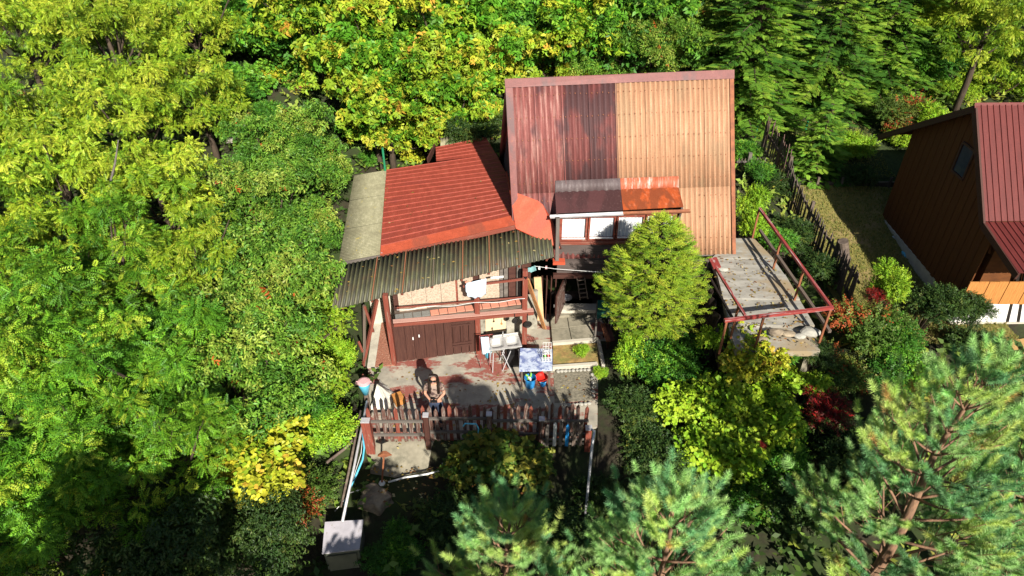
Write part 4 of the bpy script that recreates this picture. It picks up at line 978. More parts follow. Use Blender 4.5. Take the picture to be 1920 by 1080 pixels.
# table with oilcloth
tc = [at(974, 694, Z=.75), at(1035, 692, Z=.75), at(1035, 655, Z=.75), at(976, 653, Z=.75)]
ctr = (tc[0]+tc[2])/2
tb_ = thing('table', 'square table under a blue and white patterned oilcloth in front of the sink', 'table', (ctr.x, ctr.y, 0))
MB().slab([p-Vector((0, 0, .006)) for p in tc], .03).obj('table_top', M['old_wood'], tb_)
for p in tc:
    q = p.lerp(ctr, .14); piece('leg', (q.x, q.y, 0), (q.x, q.y, .72), .05, .05, M['old_wood'], tb_, up=(0, 1, 0))
oc = MB().slab([p+(p-ctr).normalized()*.012 for p in tc], .05).obj('oilcloth', mat('blue_white_oilcloth', (.52, .58, .68), (.40, .46, .6), .4, 8, bump=.05, patch=(.16, .2, .38), pscale=5.5, pthr=.53, pw=.05, jit=False, speck=((.75, .78, .82), 12, .62)), None); tag(oc, 'blue and white patterned oilcloth covering the yard table', 'tablecloth')
# dish rack of thin white wire
dr = thing('dish_rack', 'white wire dish rack standing on the right of the table', 'dish rack', at(1026, 670, Z=.76))
r0, r1, r2, r3 = at(1017, 678, Z=.765), at(1033, 677, Z=.765), at(1034, 656, Z=.765), at(1018, 656, Z=.765)
rc = [r0, r1, r2, r3]
wz = .24
for z in (0.0, wz*.5, wz):
    for k in range(4): piece('wire', rc[k]+Vector((0, 0, z)), rc[(k+1) % 4]+Vector((0, 0, z)), .009, .009, M['white_plastic'], dr)
for k in range(4):
    a, b = rc[k], rc[(k+1) % 4]
    for t in (0, .33, .66): q = a.lerp(b, t); piece('wire', q, q+Vector((0, 0, wz)), .009, .009, M['white_plastic'], dr, up=(0, 1, 0))
for t in (.2, .4, .6, .8): piece('wire', r0.lerp(r3, t), r1.lerp(r2, t), .008, .008, M['white_plastic'], dr)
for k, (t, s_, mm, lb, cat) in enumerate([(.25, .3, 'green_plastic', 'small green cup inside the wire dish rack', 'cup'), (.3, .7, 'red_plastic', 'small red cup inside the wire dish rack', 'cup'), (.7, .5, 'white_paint', 'white plate standing in the wire dish rack', 'plate')]):
    c = r0.lerp(r3, t).lerp(r1.lerp(r2, t), s_)+Vector((0, 0, .008))
    if k < 2: o = MB().lathe(c, [(.03, 0), (.038, .08), (.034, .08), (.026, .01)], 12).obj('cup', M[mm])
    else: o = MB().lathe(c, [(.05, 0), (.1, .02), (.1, .025), (.05, .008)], 16, sx=.95, sy=.9).obj('plate', M[mm])
    tag(o, lb, cat)
# paving slabs at the door, kerbs, pebble edging, dry patch
pv = thing('door_paving', 'four large grey paving slabs in front of the open cellar door', 'paving', A(1070, 612, .12))
quads_ = [[(1032, 597), (1063, 594), (1066, 613), (1034, 616)], [(1064.5, 594), (1100, 589), (1107, 609), (1067.5, 613)], [(1034, 617.5), (1066.5, 614.5), (1071, 637), (1036, 641)], [(1068, 614.5), (1107.5, 610.5), (1115, 632), (1072.5, 637)], [(1052, 578), (1098, 574), (1100, 587), (1034, 594)]]
for k, q in enumerate(quads_):
    z = .12+.008*(k % 2)+(.08 if k == 4 else 0); MB().slab([A(x, y, z) for x, y in q][::-1], .14).obj('paving_slab', M['concrete'], pv)
kb = thing('kerb', 'two narrow concrete kerbs bordering the dry grass patch right of the table', 'kerb', A(1080, 665, .05))
piece('kerb_stone', A(1036, 645, .06), A(1122, 638, .06), .1, .14, M['cement'], kb); piece('kerb_stone', A(1036, 690, .06), A(1120, 684, .06), .09, .14, M['cement'], kb); piece('kerb_stone', A(1122, 640, .06), A(1131, 686, .06), .09, .12, M['cement'], kb)
dp = MB().slab([A(1037, 688, .05), A(1122, 682, .05), A(1119, 643, .05), A(1037, 648, .05)], .1).obj('dry_patch', mat('straw_and_soil', (.42, .27, .10), (.2, .13, .05), .95, 7, bump=1, patch=(.16, .18, .05), pscale=1.6, pthr=.52, pw=.1, jit=False)); tag(dp, kind='structure')
gp_ = MB().slab([A(1040, 755, .012), A(1112, 750, .012), A(1110, 694, .012), A(1038, 697, .012)], .06).obj('gravel_bed', mat('grey_gravel', (.26, .23, .17), (.12, .11, .08), .95, 16, bump=1, jit=False)); tag(gp_, kind='structure')
se = thing('pebble_edging', 'row of pale rounded pebbles edging the gravel bed right of the table', 'edging', A(1080, 725, 0))
def pebble_mesh(k):
    bm = bmesh.new(); bmesh.ops.create_icosphere(bm, subdivisions=1, radius=1)
    for v in bm.verts: v.co *= 1+.25*noise.noise(v.co*1.5+Vector((k*3, 0, 0)))
    me = bpy.data.meshes.new('pebble'); bm.to_mesh(me); bm.free(); me.materials.append(M['stone']); me.polygons.foreach_set('use_smooth', [True]*len(me.polygons)); return me
pm = [pebble_mesh(k) for k in range(3)]
pts = [(1046+7.2*i, 696-.35*i) for i in range(9)]+[(1111+.3*i, 702+8.*i) for i in range(6)]+[(1060+7.5*i, 760-.6*i) for i in range(7)]
for i, (x, y) in enumerate(pts):
    p = A(x, y, .05)-se.location; s_ = random.uniform(.045, .065)
    link('pebble', pm[i % 3], se, Matrix.Translation(p) @ Matrix.Rotation(random.uniform(0, 3), 4, 'Z') @ Matrix.Diagonal((s_*1.2, s_, s_*.7, 1)))
# green table and bench by the spruce
gtb = thing('side_table', 'dark green table in the shade beneath the spruce', 'table', at(1136, 590, Z=0))
q = [at(1119, 596, Z=.8), at(1148, 592, Z=.8), at(1146, 566, Z=.8), at(1121, 562, Z=.8)]
MB().slab(q, .04).obj('table_top', mat('dark_green_paint', (.03, .16, .11), (.02, .1, .07), .5, 4), gtb)
for p in q: piece('leg', (p.x, p.y, 0), (p.x, p.y, .77), .045, .045, M['grey_wood'], gtb, up=(0, 1, 0))
bn_ = thing('bench', 'low bench of rusty brown planks in front of the green table', 'bench', at(1138, 630, Z=0))
for k in range(2): piece('plank', at(1130+8*k, 607, Z=.4), at(1141+8*k, 640, Z=.4), .13, .03, M['rust'] if k == 0 else M['brown_wood'], bn_)
for k in range(2):
    p = at(1134+7*k, 612+22*k, Z=.38); piece('leg', (p.x, p.y, 0), (p.x, p.y, .38), .06, .06, M['brown_wood'], bn_, up=(0, 1, 0))

# tarp tent, blue pail on pole
ap = at(707, 721, Z=.75); base = [at(690, 773, Z=.02), at(729, 768, Z=.02), at(742, 738, Z=.02), at(712, 712, Z=.02)]
bm = MB(); 
ridge2 = ap+Vector((.1, .1, .02))
mb = MB(); n = 8; rows = []
for j in range(n+1):
    t = j/n; row = []
    for k in range(4):
        a, b = base[k], base[(k+1) % 4]
        for i in range(6):
            p = a.lerp(b, i/6); q = ap.lerp(p, t**.9); q = q+Vector((0, 0, -.06*math.sin(math.pi*t)+.02*math.sin(i*2+j))); mb.v.append(tuple(q))
for j in range(n):
    for i in range(24): mb.f.append((j*24+i, j*24+(i+1) % 24, (j+1)*24+(i+1) % 24, (j+1)*24+i))
o = mb.obj('white_tarp', mat('off_white_canvas', (.72, .69, .60), (.62, .59, .5), .8, 3, bump=.15)); o.modifiers.new('t', 'SOLIDIFY').thickness = .006
o.name = 'canvas_cover'; tag(o, 'off-white canvas cover pitched like a small tent in the left corner of the yard', 'cover')
o = MB().box(at(747, 748, Z=.1), (.24, .3, .18), .5).obj('crate', M['pine_board']); tag(o, 'small yellow wooden box behind the fence beside the canvas cover', 'box')
c = at(686, 738, Z=.72)
bk = thing('blue_can', 'bright sky blue can with pale pink lid standing on the left corner post', 'can', c)
MB().lathe(c, [(.07, 0), (.135, .3), (.145, .36), (.14, .37)], 20).obj('body', M['light_blue'], bk, smooth=True)
MB().lathe(c+Vector((0, 0, .365)), [(.15, 0), (.15, .03), (.1, .05)], 20).obj('lid', M['pink'], bk)
for s_ in (-1, 1): MB().tube([c+Vector((s_*.13, 0, .3)), c+Vector((s_*.2, 0, .34)), c+Vector((s_*.17, 0, .4)), c+Vector((s_*.12, 0, .38))], .018, 6).obj('ear', M['pink'], bk, smooth=True)
o = MB().tube([(c.x, c.y, -.1), (c.x, c.y, c.z)], .06, 8).obj('corner_post', M['old_wood']); tag(o, 'short wooden stake under the sky blue can', 'post')
o = MB().lathe(at(682, 712, Z=.72), [(.055, 0), (.06, .05), (.02, .17), (.015, .18)], 12).obj('clay_pot', M['red_wood']); tag(o, 'small orange red clay pot behind the sky blue can', 'pot')
# poles, hose, pipes
def tube_thing(name, pts, r, m, label, cat, n=8):
    o = MB().tube(pts, r, n).obj(name, M[m], None, smooth=True); return tag(o, label, cat)
tube_thing('metal_pipe', [at(688, 752, Z=.8), at(664, 875, Z=.35), at(642, 978, Z=.06)], .03, 'galv', 'long grey metal pipe sloping from the yard corner down to the grey box', 'pipe')
tube_thing('wooden_pole', [at(676, 770, Z=.7), at(655, 880, Z=.2), at(640, 950, Z=-.4)], .03, 'old_wood', 'thin wooden pole lying beside the long grey pipe', 'pole')
tube_thing('cable', [at(684, 770, Z=.5), at(677, 850, Z=.2), at(652, 930, Z=-.2), at(618, 970, Z=-.6), at(552, 1005, Z=-.6), at(548, 1075, Z=-.7)], .008, 'white_plastic', 'thin pale cable running down the slope left of the grey box', 'cable', 5)
tube_thing('hose', [at(679, 812, Z=.4), at(683, 840, Z=.25), at(680, 862, Z=.15), at(666, 895, Z=0), at(655, 918, Z=-.2), at(646, 945, Z=-.3), at(648, 965, Z=-.4)], .022, 'light_blue', 'blue hose hanging from the fence corner towards the stump', 'hose')
tube_thing('water_pipe', [at(856, 872, Z=-.05), at(835, 880, Z=-.1), at(800, 889, Z=-.15), at(760, 895, Z=-.2), at(728, 904, Z=-.25)], .022, 'white_plastic', 'pale plastic pipe running from the stump to the leafy bush', 'pipe')
tube_thing('drain_pipe', [at(1108, 805, Z=1.12), at(1115, 808, Z=1.1), at(1111, 830, Z=.95), at(1103, 910, Z=.1), at(1095, 992, Z=-.8)], .032, 'galv', 'pale grey pipe with an elbow rising at the right end of the yard fence', 'pipe')
tube_thing('handrail', [at(612, 938, Z=-.5), at(640, 938, Z=-.5)], .02, 'light_blue', 'short light blue pipe beyond the top of the grey box', 'pipe')
tube_thing('rod', [at(614, 958, Z=-.6), at(672, 946, Z=-.5)], .014, 'galv', 'thin metal rod lying between the grey box and the stump', 'rod')
tube_thing('rod', [at(640, 930, Z=-.5), at(676, 918, Z=-.4)], .016, 'white_plastic', 'short white pipe against the left side of the stump', 'pipe')
tube_thing('branch', [at(612, 868, Z=-.0), at(648, 840, Z=.1), at(668, 818, Z=.2)], .035, 'old_wood', 'grey stick leaning on the slope beside the red fence post', 'stick')
tube_thing('blue_strap', [at(868, 800, Z=.85), at(872, 794, Z=.9), at(893, 795, Z=.9), at(897, 803, Z=.8), at(896, 824, Z=.35)], .018, 'light_blue', 'blue strap looped over the middle of the yard fence', 'strap')
# stump and maul
p = at(705, 940, Z=-.45); bm = bmesh.new(); bmesh.ops.create_icosphere(bm, subdivisions=4, radius=.36)
for v in bm.verts:
    n_ = noise.noise(v.co*4)+.5*noise.noise(v.co*11); a = math.atan2(v.co.y, v.co.x)
    v.co = Vector((v.co.x*(1.05+.18*math.cos(3*a)), v.co.y*(.85+.15*math.sin(4*a)), min(v.co.z, .17)*1.1))*(1+.28*n_)+p
me = bpy.data.meshes.new('chopping_stump'); bm.to_mesh(me); bm.free(); me.materials.append(M['rock']); me.polygons.foreach_set('use_smooth', [True]*len(me.polygons)); tag(link('chopping_stump', me), 'gnarled grey brown chopping stump beside the garden path', 'stump')
mp = at(716, 905, Z=-.2); mt_ = at(720, 852, Y=mp.y+.02)
ml = thing('axe', 'rusty long handled axe standing head up behind the gnarled stump', 'axe', mp)
MB().tube([mp, mt_], [.022, .02], 8).obj('handle', M['rust'], ml)
hd = MB(); hh = mt_
hd.add([hh+Vector(v) for v in ((-.14, -.03, -.03), (-.14, .03, -.03), (-.02, -.04, .07), (-.02, .04, .07), (.05, -.04, .07), (.05, .04, .07), (.17, -.01, -.02), (.17, .01, -.02), (.0, -.04, -.06), (.0, .04, -.06))], [(0, 2, 3, 1), (2, 4, 5, 3), (4, 6, 7, 5), (6, 8, 9, 7), (8, 0, 1, 9), (0, 8, 6, 4, 2), (1, 3, 5, 7, 9)]).obj('head', M['rust'], ml)
MB().lathe(mp-Vector((0, 0, .05)), [(.06, 0), (.075, .03), (.05, .08)], 12).obj('butt', M['white_plastic'], ml)
# grey box
bt = [at(606, 1036, Z=0), at(672, 1028, Z=0), at(679, 976, Z=0), at(611, 980, Z=0)]
bx = thing('meter_box', 'tall grey metal cabinet with pale flat lid at the bottom of the picture', 'cabinet', ((bt[0]+bt[2])/2-Vector((0, 0, 1.2))))
ctr = (bt[0]+bt[1]+bt[2]+bt[3])/4
MB().slab([p+(p-ctr).normalized()*.03 for p in bt], .03).obj('lid', mat('pale_lilac_lid', (.55, .52, .56), (.42, .40, .43), .6, 3, bump=.1, speck=((.4, .36, .34), 14, .62)), bx)
MB().slab([p.lerp(ctr, .02)-Vector((0, 0, .032)) for p in bt], 1.3).obj('body', mat('drab_green_metal', (.17, .18, .13), (.11, .12, .09), .6, 3), bx)
u_ = (bt[1]-bt[0]); 
MB().panel([bt[0].lerp(bt[1], .08)+Vector((0, -.02, -.12)), bt[0].lerp(bt[1], .92)+Vector((0, -.02, -.12)), bt[0].lerp(bt[1], .92)+Vector((0, -.02, -1.2)), bt[0].lerp(bt[1], .08)+Vector((0, -.02, -1.2))], .012, (-u_).cross(Vector((0, 0, 1)))).obj('door', mat('drab_green_door', (.19, .19, .13), (.13, .13, .09), .6, 3), bx)
# slab glimpsed among left trees
p = A(465, 288, .9)

# ------------------------------------------------------------------ the woman
def skin_obj(name, joints, edges, m, parent, sub=2, root=0):
    """joints: (world xyz, radius x, radius y)"""
    me = bpy.data.meshes.new(name); off = wloc(parent) if parent else Vector((0, 0, 0))
    bm = bmesh.new(); lay = bm.verts.layers.skin.verify(); vs = []
    for k, (p, rx_, ry_) in enumerate(joints):
        v = bm.verts.new(Vector(p)-off); v[lay].radius = (rx_, ry_); v[lay].use_root = (k == root); vs.append(v)
    for a, b in edges: bm.edges.new((vs[a], vs[b]))
    bm.to_mesh(me); bm.free(); me.materials.append(m)
    o = link(name, me, parent); sk_ = o.modifiers.new('Skin', 'SKIN'); sk_.use_smooth_shade = True; sk_.branch_smoothing = .3
    ss = o.modifiers.new('Sub', 'SUBSURF'); ss.levels = ss.render_levels = sub
    return o
ft = A(821, 799, .0); bx_, by_ = ft.x, ft.y
wm = thing('person', 'woman with long dark hair, sunglasses and patterned top standing behind the fence, hands together', 'person', (bx_, by_, 0))
W = lambda x, y, z: (bx_+x, by_+y, z)
skn = mat('skin', (.50, .27, .18), (.46, .24, .16), .55, 6, bump=0)
body = skin_obj('body', [(W(0, 0, .9), .13, .1), (W(0, 0, 1.08), .115, .085), (W(0, 0, 1.27), .14, .095), (W(0, 0, 1.38), .1, .07), (W(0, -.01, 1.44), .05, .05), (W(0, -.02, 1.50), .055, .06), (W(0, -.035, 1.575), .078, .09), (W(0, -.02, 1.64), .055, .065),
    (W(-.17, 0, 1.36), .05, .05), (W(-.225, -.02, 1.12), .038, .038), (W(-.09, -.2, 1.08), .026, .026), (W(-.055, -.235, 1.085), .03, .02),
    (W(.17, 0, 1.36), .05, .05), (W(.225, -.02, 1.12), .038, .038), (W(.09, -.2, 1.08), .026, .026), (W(.055, -.235, 1.085), .03, .02),
    (W(-.09, 0, .82), .085, .09), (W(-.1, .0, .47), .055, .06), (W(-.1, .01, .1), .036, .04), (W(-.105, -.1, .04), .035, .03),
    (W(.09, 0, .82), .085, .09), (W(.1, .0, .47), .055, .06), (W(.1, .01, .1), .036, .04), (W(.105, -.1, .04), .035, .03)],
    [(0, 1), (1, 2), (2, 3), (3, 4), (4, 5), (5, 6), (6, 7), (3, 8), (8, 9), (9, 10), (10, 11), (3, 12), (12, 13), (13, 14), (14, 15), (0, 16), (16, 17), (17, 18), (18, 19), (0, 20), (20, 21), (21, 22), (22, 23)], skn, wm)
for s_ in (-1, 1):
    for k in range(4):
        a = W(s_*.055, -.235-.004*k, 1.10-.014*k)
        skin_obj('finger', [(a, .009, .009), (W(s_*(.03), -.262, 1.098-.014*k), .008, .008), (W(s_*.008, -.25, 1.095-.014*k), .007, .007)], [(0, 1), (1, 2)], skn, wm, 1)
    skin_obj('thumb', [(W(s_*.06, -.225, 1.105), .01, .01), (W(s_*.045, -.235, 1.135), .009, .009), (W(s_*.02, -.24, 1.14), .008, .008)], [(0, 1), (1, 2)], skn, wm, 1)
topm = mat('mottled_cream_and_brown_cloth', (.34, .25, .20), (.27, .19, .15), .85, 20, bump=.1, patch=(.09, .055, .05), pscale=16, pthr=.5, pw=.03)
skin_obj('top', [(W(0, 0, .90), .145, .12), (W(0, 0, 1.05), .13, .10), (W(0, -.01, 1.24), .16, .125), (W(0, 0, 1.37), .12, .085), (W(-.17, 0, 1.365), .066, .066), (W(-.21, -.01, 1.2), .06, .06), (W(.17, 0, 1.365), .066, .066), (W(.21, -.01, 1.2), .06, .06)], [(0, 1), (1, 2), (2, 3), (3, 4), (4, 5), (3, 6), (6, 7)], topm, wm)
jm = mat('dark_blue_denim', (.035, .05, .09), (.025, .035, .065), .85, 30)
skin_obj('jeans', [(W(0, 0, .93), .14, .115), (W(0, 0, .86), .145, .12), (W(-.09, 0, .78), .098, .102), (W(-.1, 0, .47), .068, .072), (W(-.1, .01, .1), .05, .055), (W(.09, 0, .78), .098, .102), (W(.1, 0, .47), .068, .072), (W(.1, .01, .1), .05, .055)], [(0, 1), (1, 2), (2, 3), (3, 4), (1, 5), (5, 6), (6, 7)], jm, wm, root=1)
for s_ in (-1, 1): skin_obj('shoe', [(W(s_*.1, .03, .045), .045, .04), (W(s_*.103, -.08, .04), .045, .035), (W(s_*.106, -.15, .032), .035, .025)], [(0, 1), (1, 2)], M['black'], wm, 1)
hm = mat('dark_brown_hair', (.022, .013, .009), (.012, .007, .005), .4, 1, (40, 40, 3), bump=.3)
skin_obj('hair', [(W(0, .03, 1.665), .085, .075), (W(0, .055, 1.6), .105, .085), (W(0, .07, 1.48), .1, .06), (W(-.085, -.005, 1.60), .035, .055), (W(-.1, -.03, 1.47), .035, .045), (W(-.1, -.09, 1.33), .04, .035), (W(-.09, -.115, 1.2), .03, .02),
    (W(.085, -.005, 1.60), .035, .055), (W(.1, -.03, 1.47), .035, .045), (W(.1, -.09, 1.33), .04, .035), (W(.1, -.115, 1.18), .03, .02)], [(0, 1), (1, 2), (1, 3), (3, 4), (4, 5), (5, 6), (1, 7), (7, 8), (8, 9), (9, 10)], hm, wm)
sg = MB()
for s_ in (-1, 1): sg.lathe(W(s_*.034, -.122, 1.585), [(.03, -.018), (.034, 0), (.03, .018)], 10, sy=.45)
sg.box(W(0, -.132, 1.592), (.03, .01, .01)).box(W(-.075, -.08, 1.592), (.008, .09, .012)).box(W(.075, -.08, 1.592), (.008, .09, .012)).obj('sunglasses', M['black'], wm)
MB().add([W(-.012, -.118, 1.575), W(.012, -.118, 1.575), W(0, -.118, 1.6), W(0, -.15, 1.563)], [(0, 1, 2), (0, 3, 1), (1, 3, 2), (2, 3, 0)]).obj('nose', skn, wm)
MB().box(W(0, -.118, 1.535), (.04, .008, .01)).obj('lips', M['pink'], wm)
o = MB().box(W(0, -.255, 1.1), (.16, .07, .035)).box(W(0, -.235, 1.14), (.09, .012, .06)).obj('controller', M['black']); tag(o, 'small black remote controller held in the woman\'s hands', 'controller')

# ------------------------------------------------------------------ foliage
def leafmat(name, trans=.35, rough=.5, sat=1.0):
    m, n, l, p = newmat(name)
    at_ = n.new('ShaderNodeAttribute'); at_.attribute_name = 'tint'
    oi = n.new('ShaderNodeObjectInfo'); mr = n.new('ShaderNodeMapRange'); mr.inputs['To Min'].default_value = .85; mr.inputs['To Max'].default_value = 1.12
    l.new(oi.outputs['Random'], mr.inputs['Value'])
    vm = n.new('ShaderNodeVectorMath'); vm.operation = 'SCALE'; l.new(at_.outputs['Color'], vm.inputs[0]); l.new(mr.outputs[0], vm.inputs['Scale'])
    l.new(vm.outputs[0], p.inputs['Base Color']); p.inputs['Roughness'].default_value = rough; p.inputs['Specular IOR Level'].default_value = .25
    tl = n.new('ShaderNodeBsdfTranslucent'); v2 = n.new('ShaderNodeVectorMath'); v2.operation = 'MULTIPLY'; v2.inputs[1].default_value = (1.1, 1.2, .4)
    l.new(vm.outputs[0], v2.inputs[0]); l.new(v2.outputs[0], tl.inputs[0])
    mx = n.new('ShaderNodeMixShader'); mx.inputs[0].default_value = trans; l.new(p.outputs[0], mx.inputs[1]); l.new(tl.outputs[0], mx.inputs[2])
    l.new(mx.outputs[0], n.get('Material Output').inputs[0]); return m
LEAF = leafmat('leaf', .13); NEEDLE = leafmat('needle', .2, .55)

def diamond(b, d, n, L, Wd, fold=.15):
    """one leaf: base point b, direction d, normal n"""
    b = np.array(b, float); d = np.array(d, float); d /= np.linalg.norm(d); n = np.array(n, float); s = np.cross(n, d); s /= np.linalg.norm(s); n = np.cross(d, s)
    m_ = b+d*L*.45
    return [b, m_+s*Wd/2+n*Wd*fold, b+d*L-n*Wd*.2, m_-s*Wd/2+n*Wd*fold]
def hexleaf(b, d, n, L, Wd):
    b = np.array(b, float); d = np.array(d, float); d /= np.linalg.norm(d); n = np.array(n, float); s = np.cross(n, d); s /= np.linalg.norm(s); n = np.cross(d, s)
    return [b, b+d*L*.25+s*Wd*.42+n*Wd*.08, b+d*L*.75+s*Wd*.42+n*Wd*.05, b+d*L-n*Wd*.1, b+d*L*.75-s*Wd*.42+n*Wd*.05, b+d*L*.25-s*Wd*.42+n*Wd*.08]
def tpl_quads(leaves):
    v = np.array([p for q in leaves for p in q]); f = np.arange(len(v)).reshape(-1, 4); return v, f
def tpl_hex(leaves):
    v = np.array([p for q in leaves for p in q]); f = []
    for i in range(len(leaves)): b = 6*i; f += [(b, b+1, b+2, b+3), (b, b+3, b+4, b+5)]
    return v, np.array(f)
def pinnate(Ltot, pairs, ll, lw, curve=.35, ang=58):
    lv = []
    for i in range(pairs):
        x = Ltot*(.18+.72*i/(pairs-1)); z = -curve*x*x/Ltot
        for s in (-1, 1):
            a = R(ang-8*i/pairs); k = 1-.35*abs(i/(pairs-1)-.4)
            lv.append(diamond((x, 0, z), (math.cos(a), s*math.sin(a), -.25), (0, 0, 1), ll*k, lw))
    lv.append(diamond((Ltot*.92, 0, -curve*Ltot*.85), (1, 0, -.5), (0, 0, 1), ll, lw)); return tpl_quads(lv)
def whorl(nl, ll, lw, L=.2, hexa=False, droop=.3):
    lv = []; r = random.Random(nl*7+int(ll*1000))
    for i in range(nl):
        x = L*i/nl; a = i*2.4; d = (math.cos(a)*.9+.35, math.sin(a)*.9, -droop+r.uniform(-.15, .3)); n = (r.uniform(-.3, .3), r.uniform(-.3, .3), 1)
        s = r.uniform(.75, 1.15); lv.append(hexleaf((x, 0, 0), d, n, ll*s, lw*s) if hexa else diamond((x, 0, 0), d, n, ll*s, lw*s))
    return tpl_hex(lv) if hexa else tpl_quads(lv)
def frond(L, npair, ll, lw):
    lv = [diamond((0, 0, 0), (1, 0, 0), (0, 0, 1), L, .02)]
    for i in range(npair):
        x = L*(.1+.85*i/npair); k = 1-.6*i/npair
        for s in (-1, 1): lv.append(diamond((x, 0, 0), (.75, s*.8, -.05+.1*(i % 2)), (0, 0, 1), ll*k, lw, .3))
    return tpl_quads(lv)
def brush(L, nn, nl, nw, ang=40, seed=1, tri=True, wood=.006):
    r = random.Random(seed); v = []; f = []
    for i in range(nn):
        t = i/nn; x = L*t; a = i*2.399; g_ = R(ang*(1-.55*t*t)); ll = nl*r.uniform(.8, 1.1)*(1-.15*t)
        d = np.array((math.cos(g_), math.sin(g_)*math.cos(a), math.sin(g_)*math.sin(a))); side = np.cross(d, (math.cos(i), math.sin(i*1.7), .3)); side /= np.linalg.norm(side)
        b = np.array((x, 0, 0)); k = len(v)
        v += [b-side*nw/2, b+side*nw/2, b+d*ll]; f.append((k, k+1, k+2))
    return np.array(v), np.array(f)
def build_scatter(name, tpl, Pn, Ax, Nm, Sc, Tint, m, parent=None):
    tv, tf = tpl; N = len(Pn); K = len(tv)
    Ax = Ax/np.linalg.norm(Ax, axis=1, keepdims=True); Y_ = np.cross(Nm, Ax); Y_ /= (np.linalg.norm(Y_, axis=1, keepdims=True)+1e-9); Z_ = np.cross(Ax, Y_)
    V = Pn[:, None, :]+Sc[:, None, None]*(tv[None, :, 0:1]*Ax[:, None, :]+tv[None, :, 1:2]*Y_[:, None, :]+tv[None, :, 2:3]*Z_[:, None, :])
    Fc = (tf[None]+(np.arange(N)*K)[:, None, None]).reshape(-1, tf.shape[1])
    me = bpy.data.meshes.new(name); nv, nf, k = N*K, len(Fc), tf.shape[1]
    me.vertices.add(nv); me.vertices.foreach_set('co', V.astype(np.float32).ravel())
    me.loops.add(nf*k); me.loops.foreach_set('vertex_index', Fc.astype(np.int32).ravel())
    me.polygons.add(nf); me.polygons.foreach_set('loop_start', np.arange(0, nf*k, k, dtype=np.int32)); me.polygons.foreach_set('loop_total', np.full(nf, k, dtype=np.int32))
    at_ = me.attributes.new('tint', 'FLOAT_COLOR', 'POINT')
    c = np.ones((N, K, 4), np.float32); c[:, :, :3] = Tint[:, None, :]; at_.data.foreach_set('color', c.ravel())
    me.materials.append(m); me.update(); me.validate()
    return me
def tints(n, pal, cl=None, jit=.12):
    """leaf hues: palette of (weight, colour); cl gives a 0..1 value per leaf so neighbours on a branch share a hue"""
    w_ = np.array([p[0] for p in pal], float); w_ /= w_.sum(); cum = np.cumsum(w_)
    r = rng.random(n) if cl is None else np.abs(cl+rng.normal(0, .12, n)); r = np.clip(np.where(r > 1, 2-r, r), 0, .999)
    i = np.searchsorted(cum, r); c = np.array([p[1] for p in pal])[np.minimum(i, len(pal)-1)]
    return c*(1+rng.normal(0, jit, (n, 1)))*(1+rng.normal(0, jit*.4, (n, 3)))
def sphere_dirs(n):
    v = rng.normal(size=(n, 3)); return v/np.linalg.norm(v, axis=1, keepdims=True)

P_ROB = [(3, (.12, .24, .015)), (4, (.27, .40, .022)), (2.5, (.42, .50, .04))]
P_SUM = [(4, (.07, .20, .014)), (4, (.14, .31, .018)), (2, (.30, .42, .03))]
P_CHE = [(4, (.07, .18, .02)), (4, (.14, .28, .028)), (3, (.27, .36, .05)), (.06, (.45, .10, .02))]
P_WAL = [(4.5, (.09, .25, .016)), (4.5, (.25, .38, .024)), (2, (.42, .43, .035)), (.25, (.55, .30, .045))]
P_LIM = [(3, (.20, .38, .02)), (4, (.34, .50, .03))]
P_GRN = [(4, (.05, .16, .018)), (4, (.10, .27, .022)), (2, (.2, .37, .03))]
P_YEL = [(3, (.22, .34, .02)), (4, (.44, .45, .03)), (.5, (.5, .36, .04))]
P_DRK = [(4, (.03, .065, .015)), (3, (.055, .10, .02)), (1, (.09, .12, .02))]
P_RED = [(3, (.30, .012, .012)), (3, (.12, .02, .015)), (2, (.07, .10, .02))]
P_MIX = [(4, (.07, .13, .02)), (3, (.14, .17, .03)), (2, (.30, .07, .02))]
P_BIG = [(4, (.07, .13, .018)), (3, (.19, .21, .03)), (1, (.36, .30, .04))]

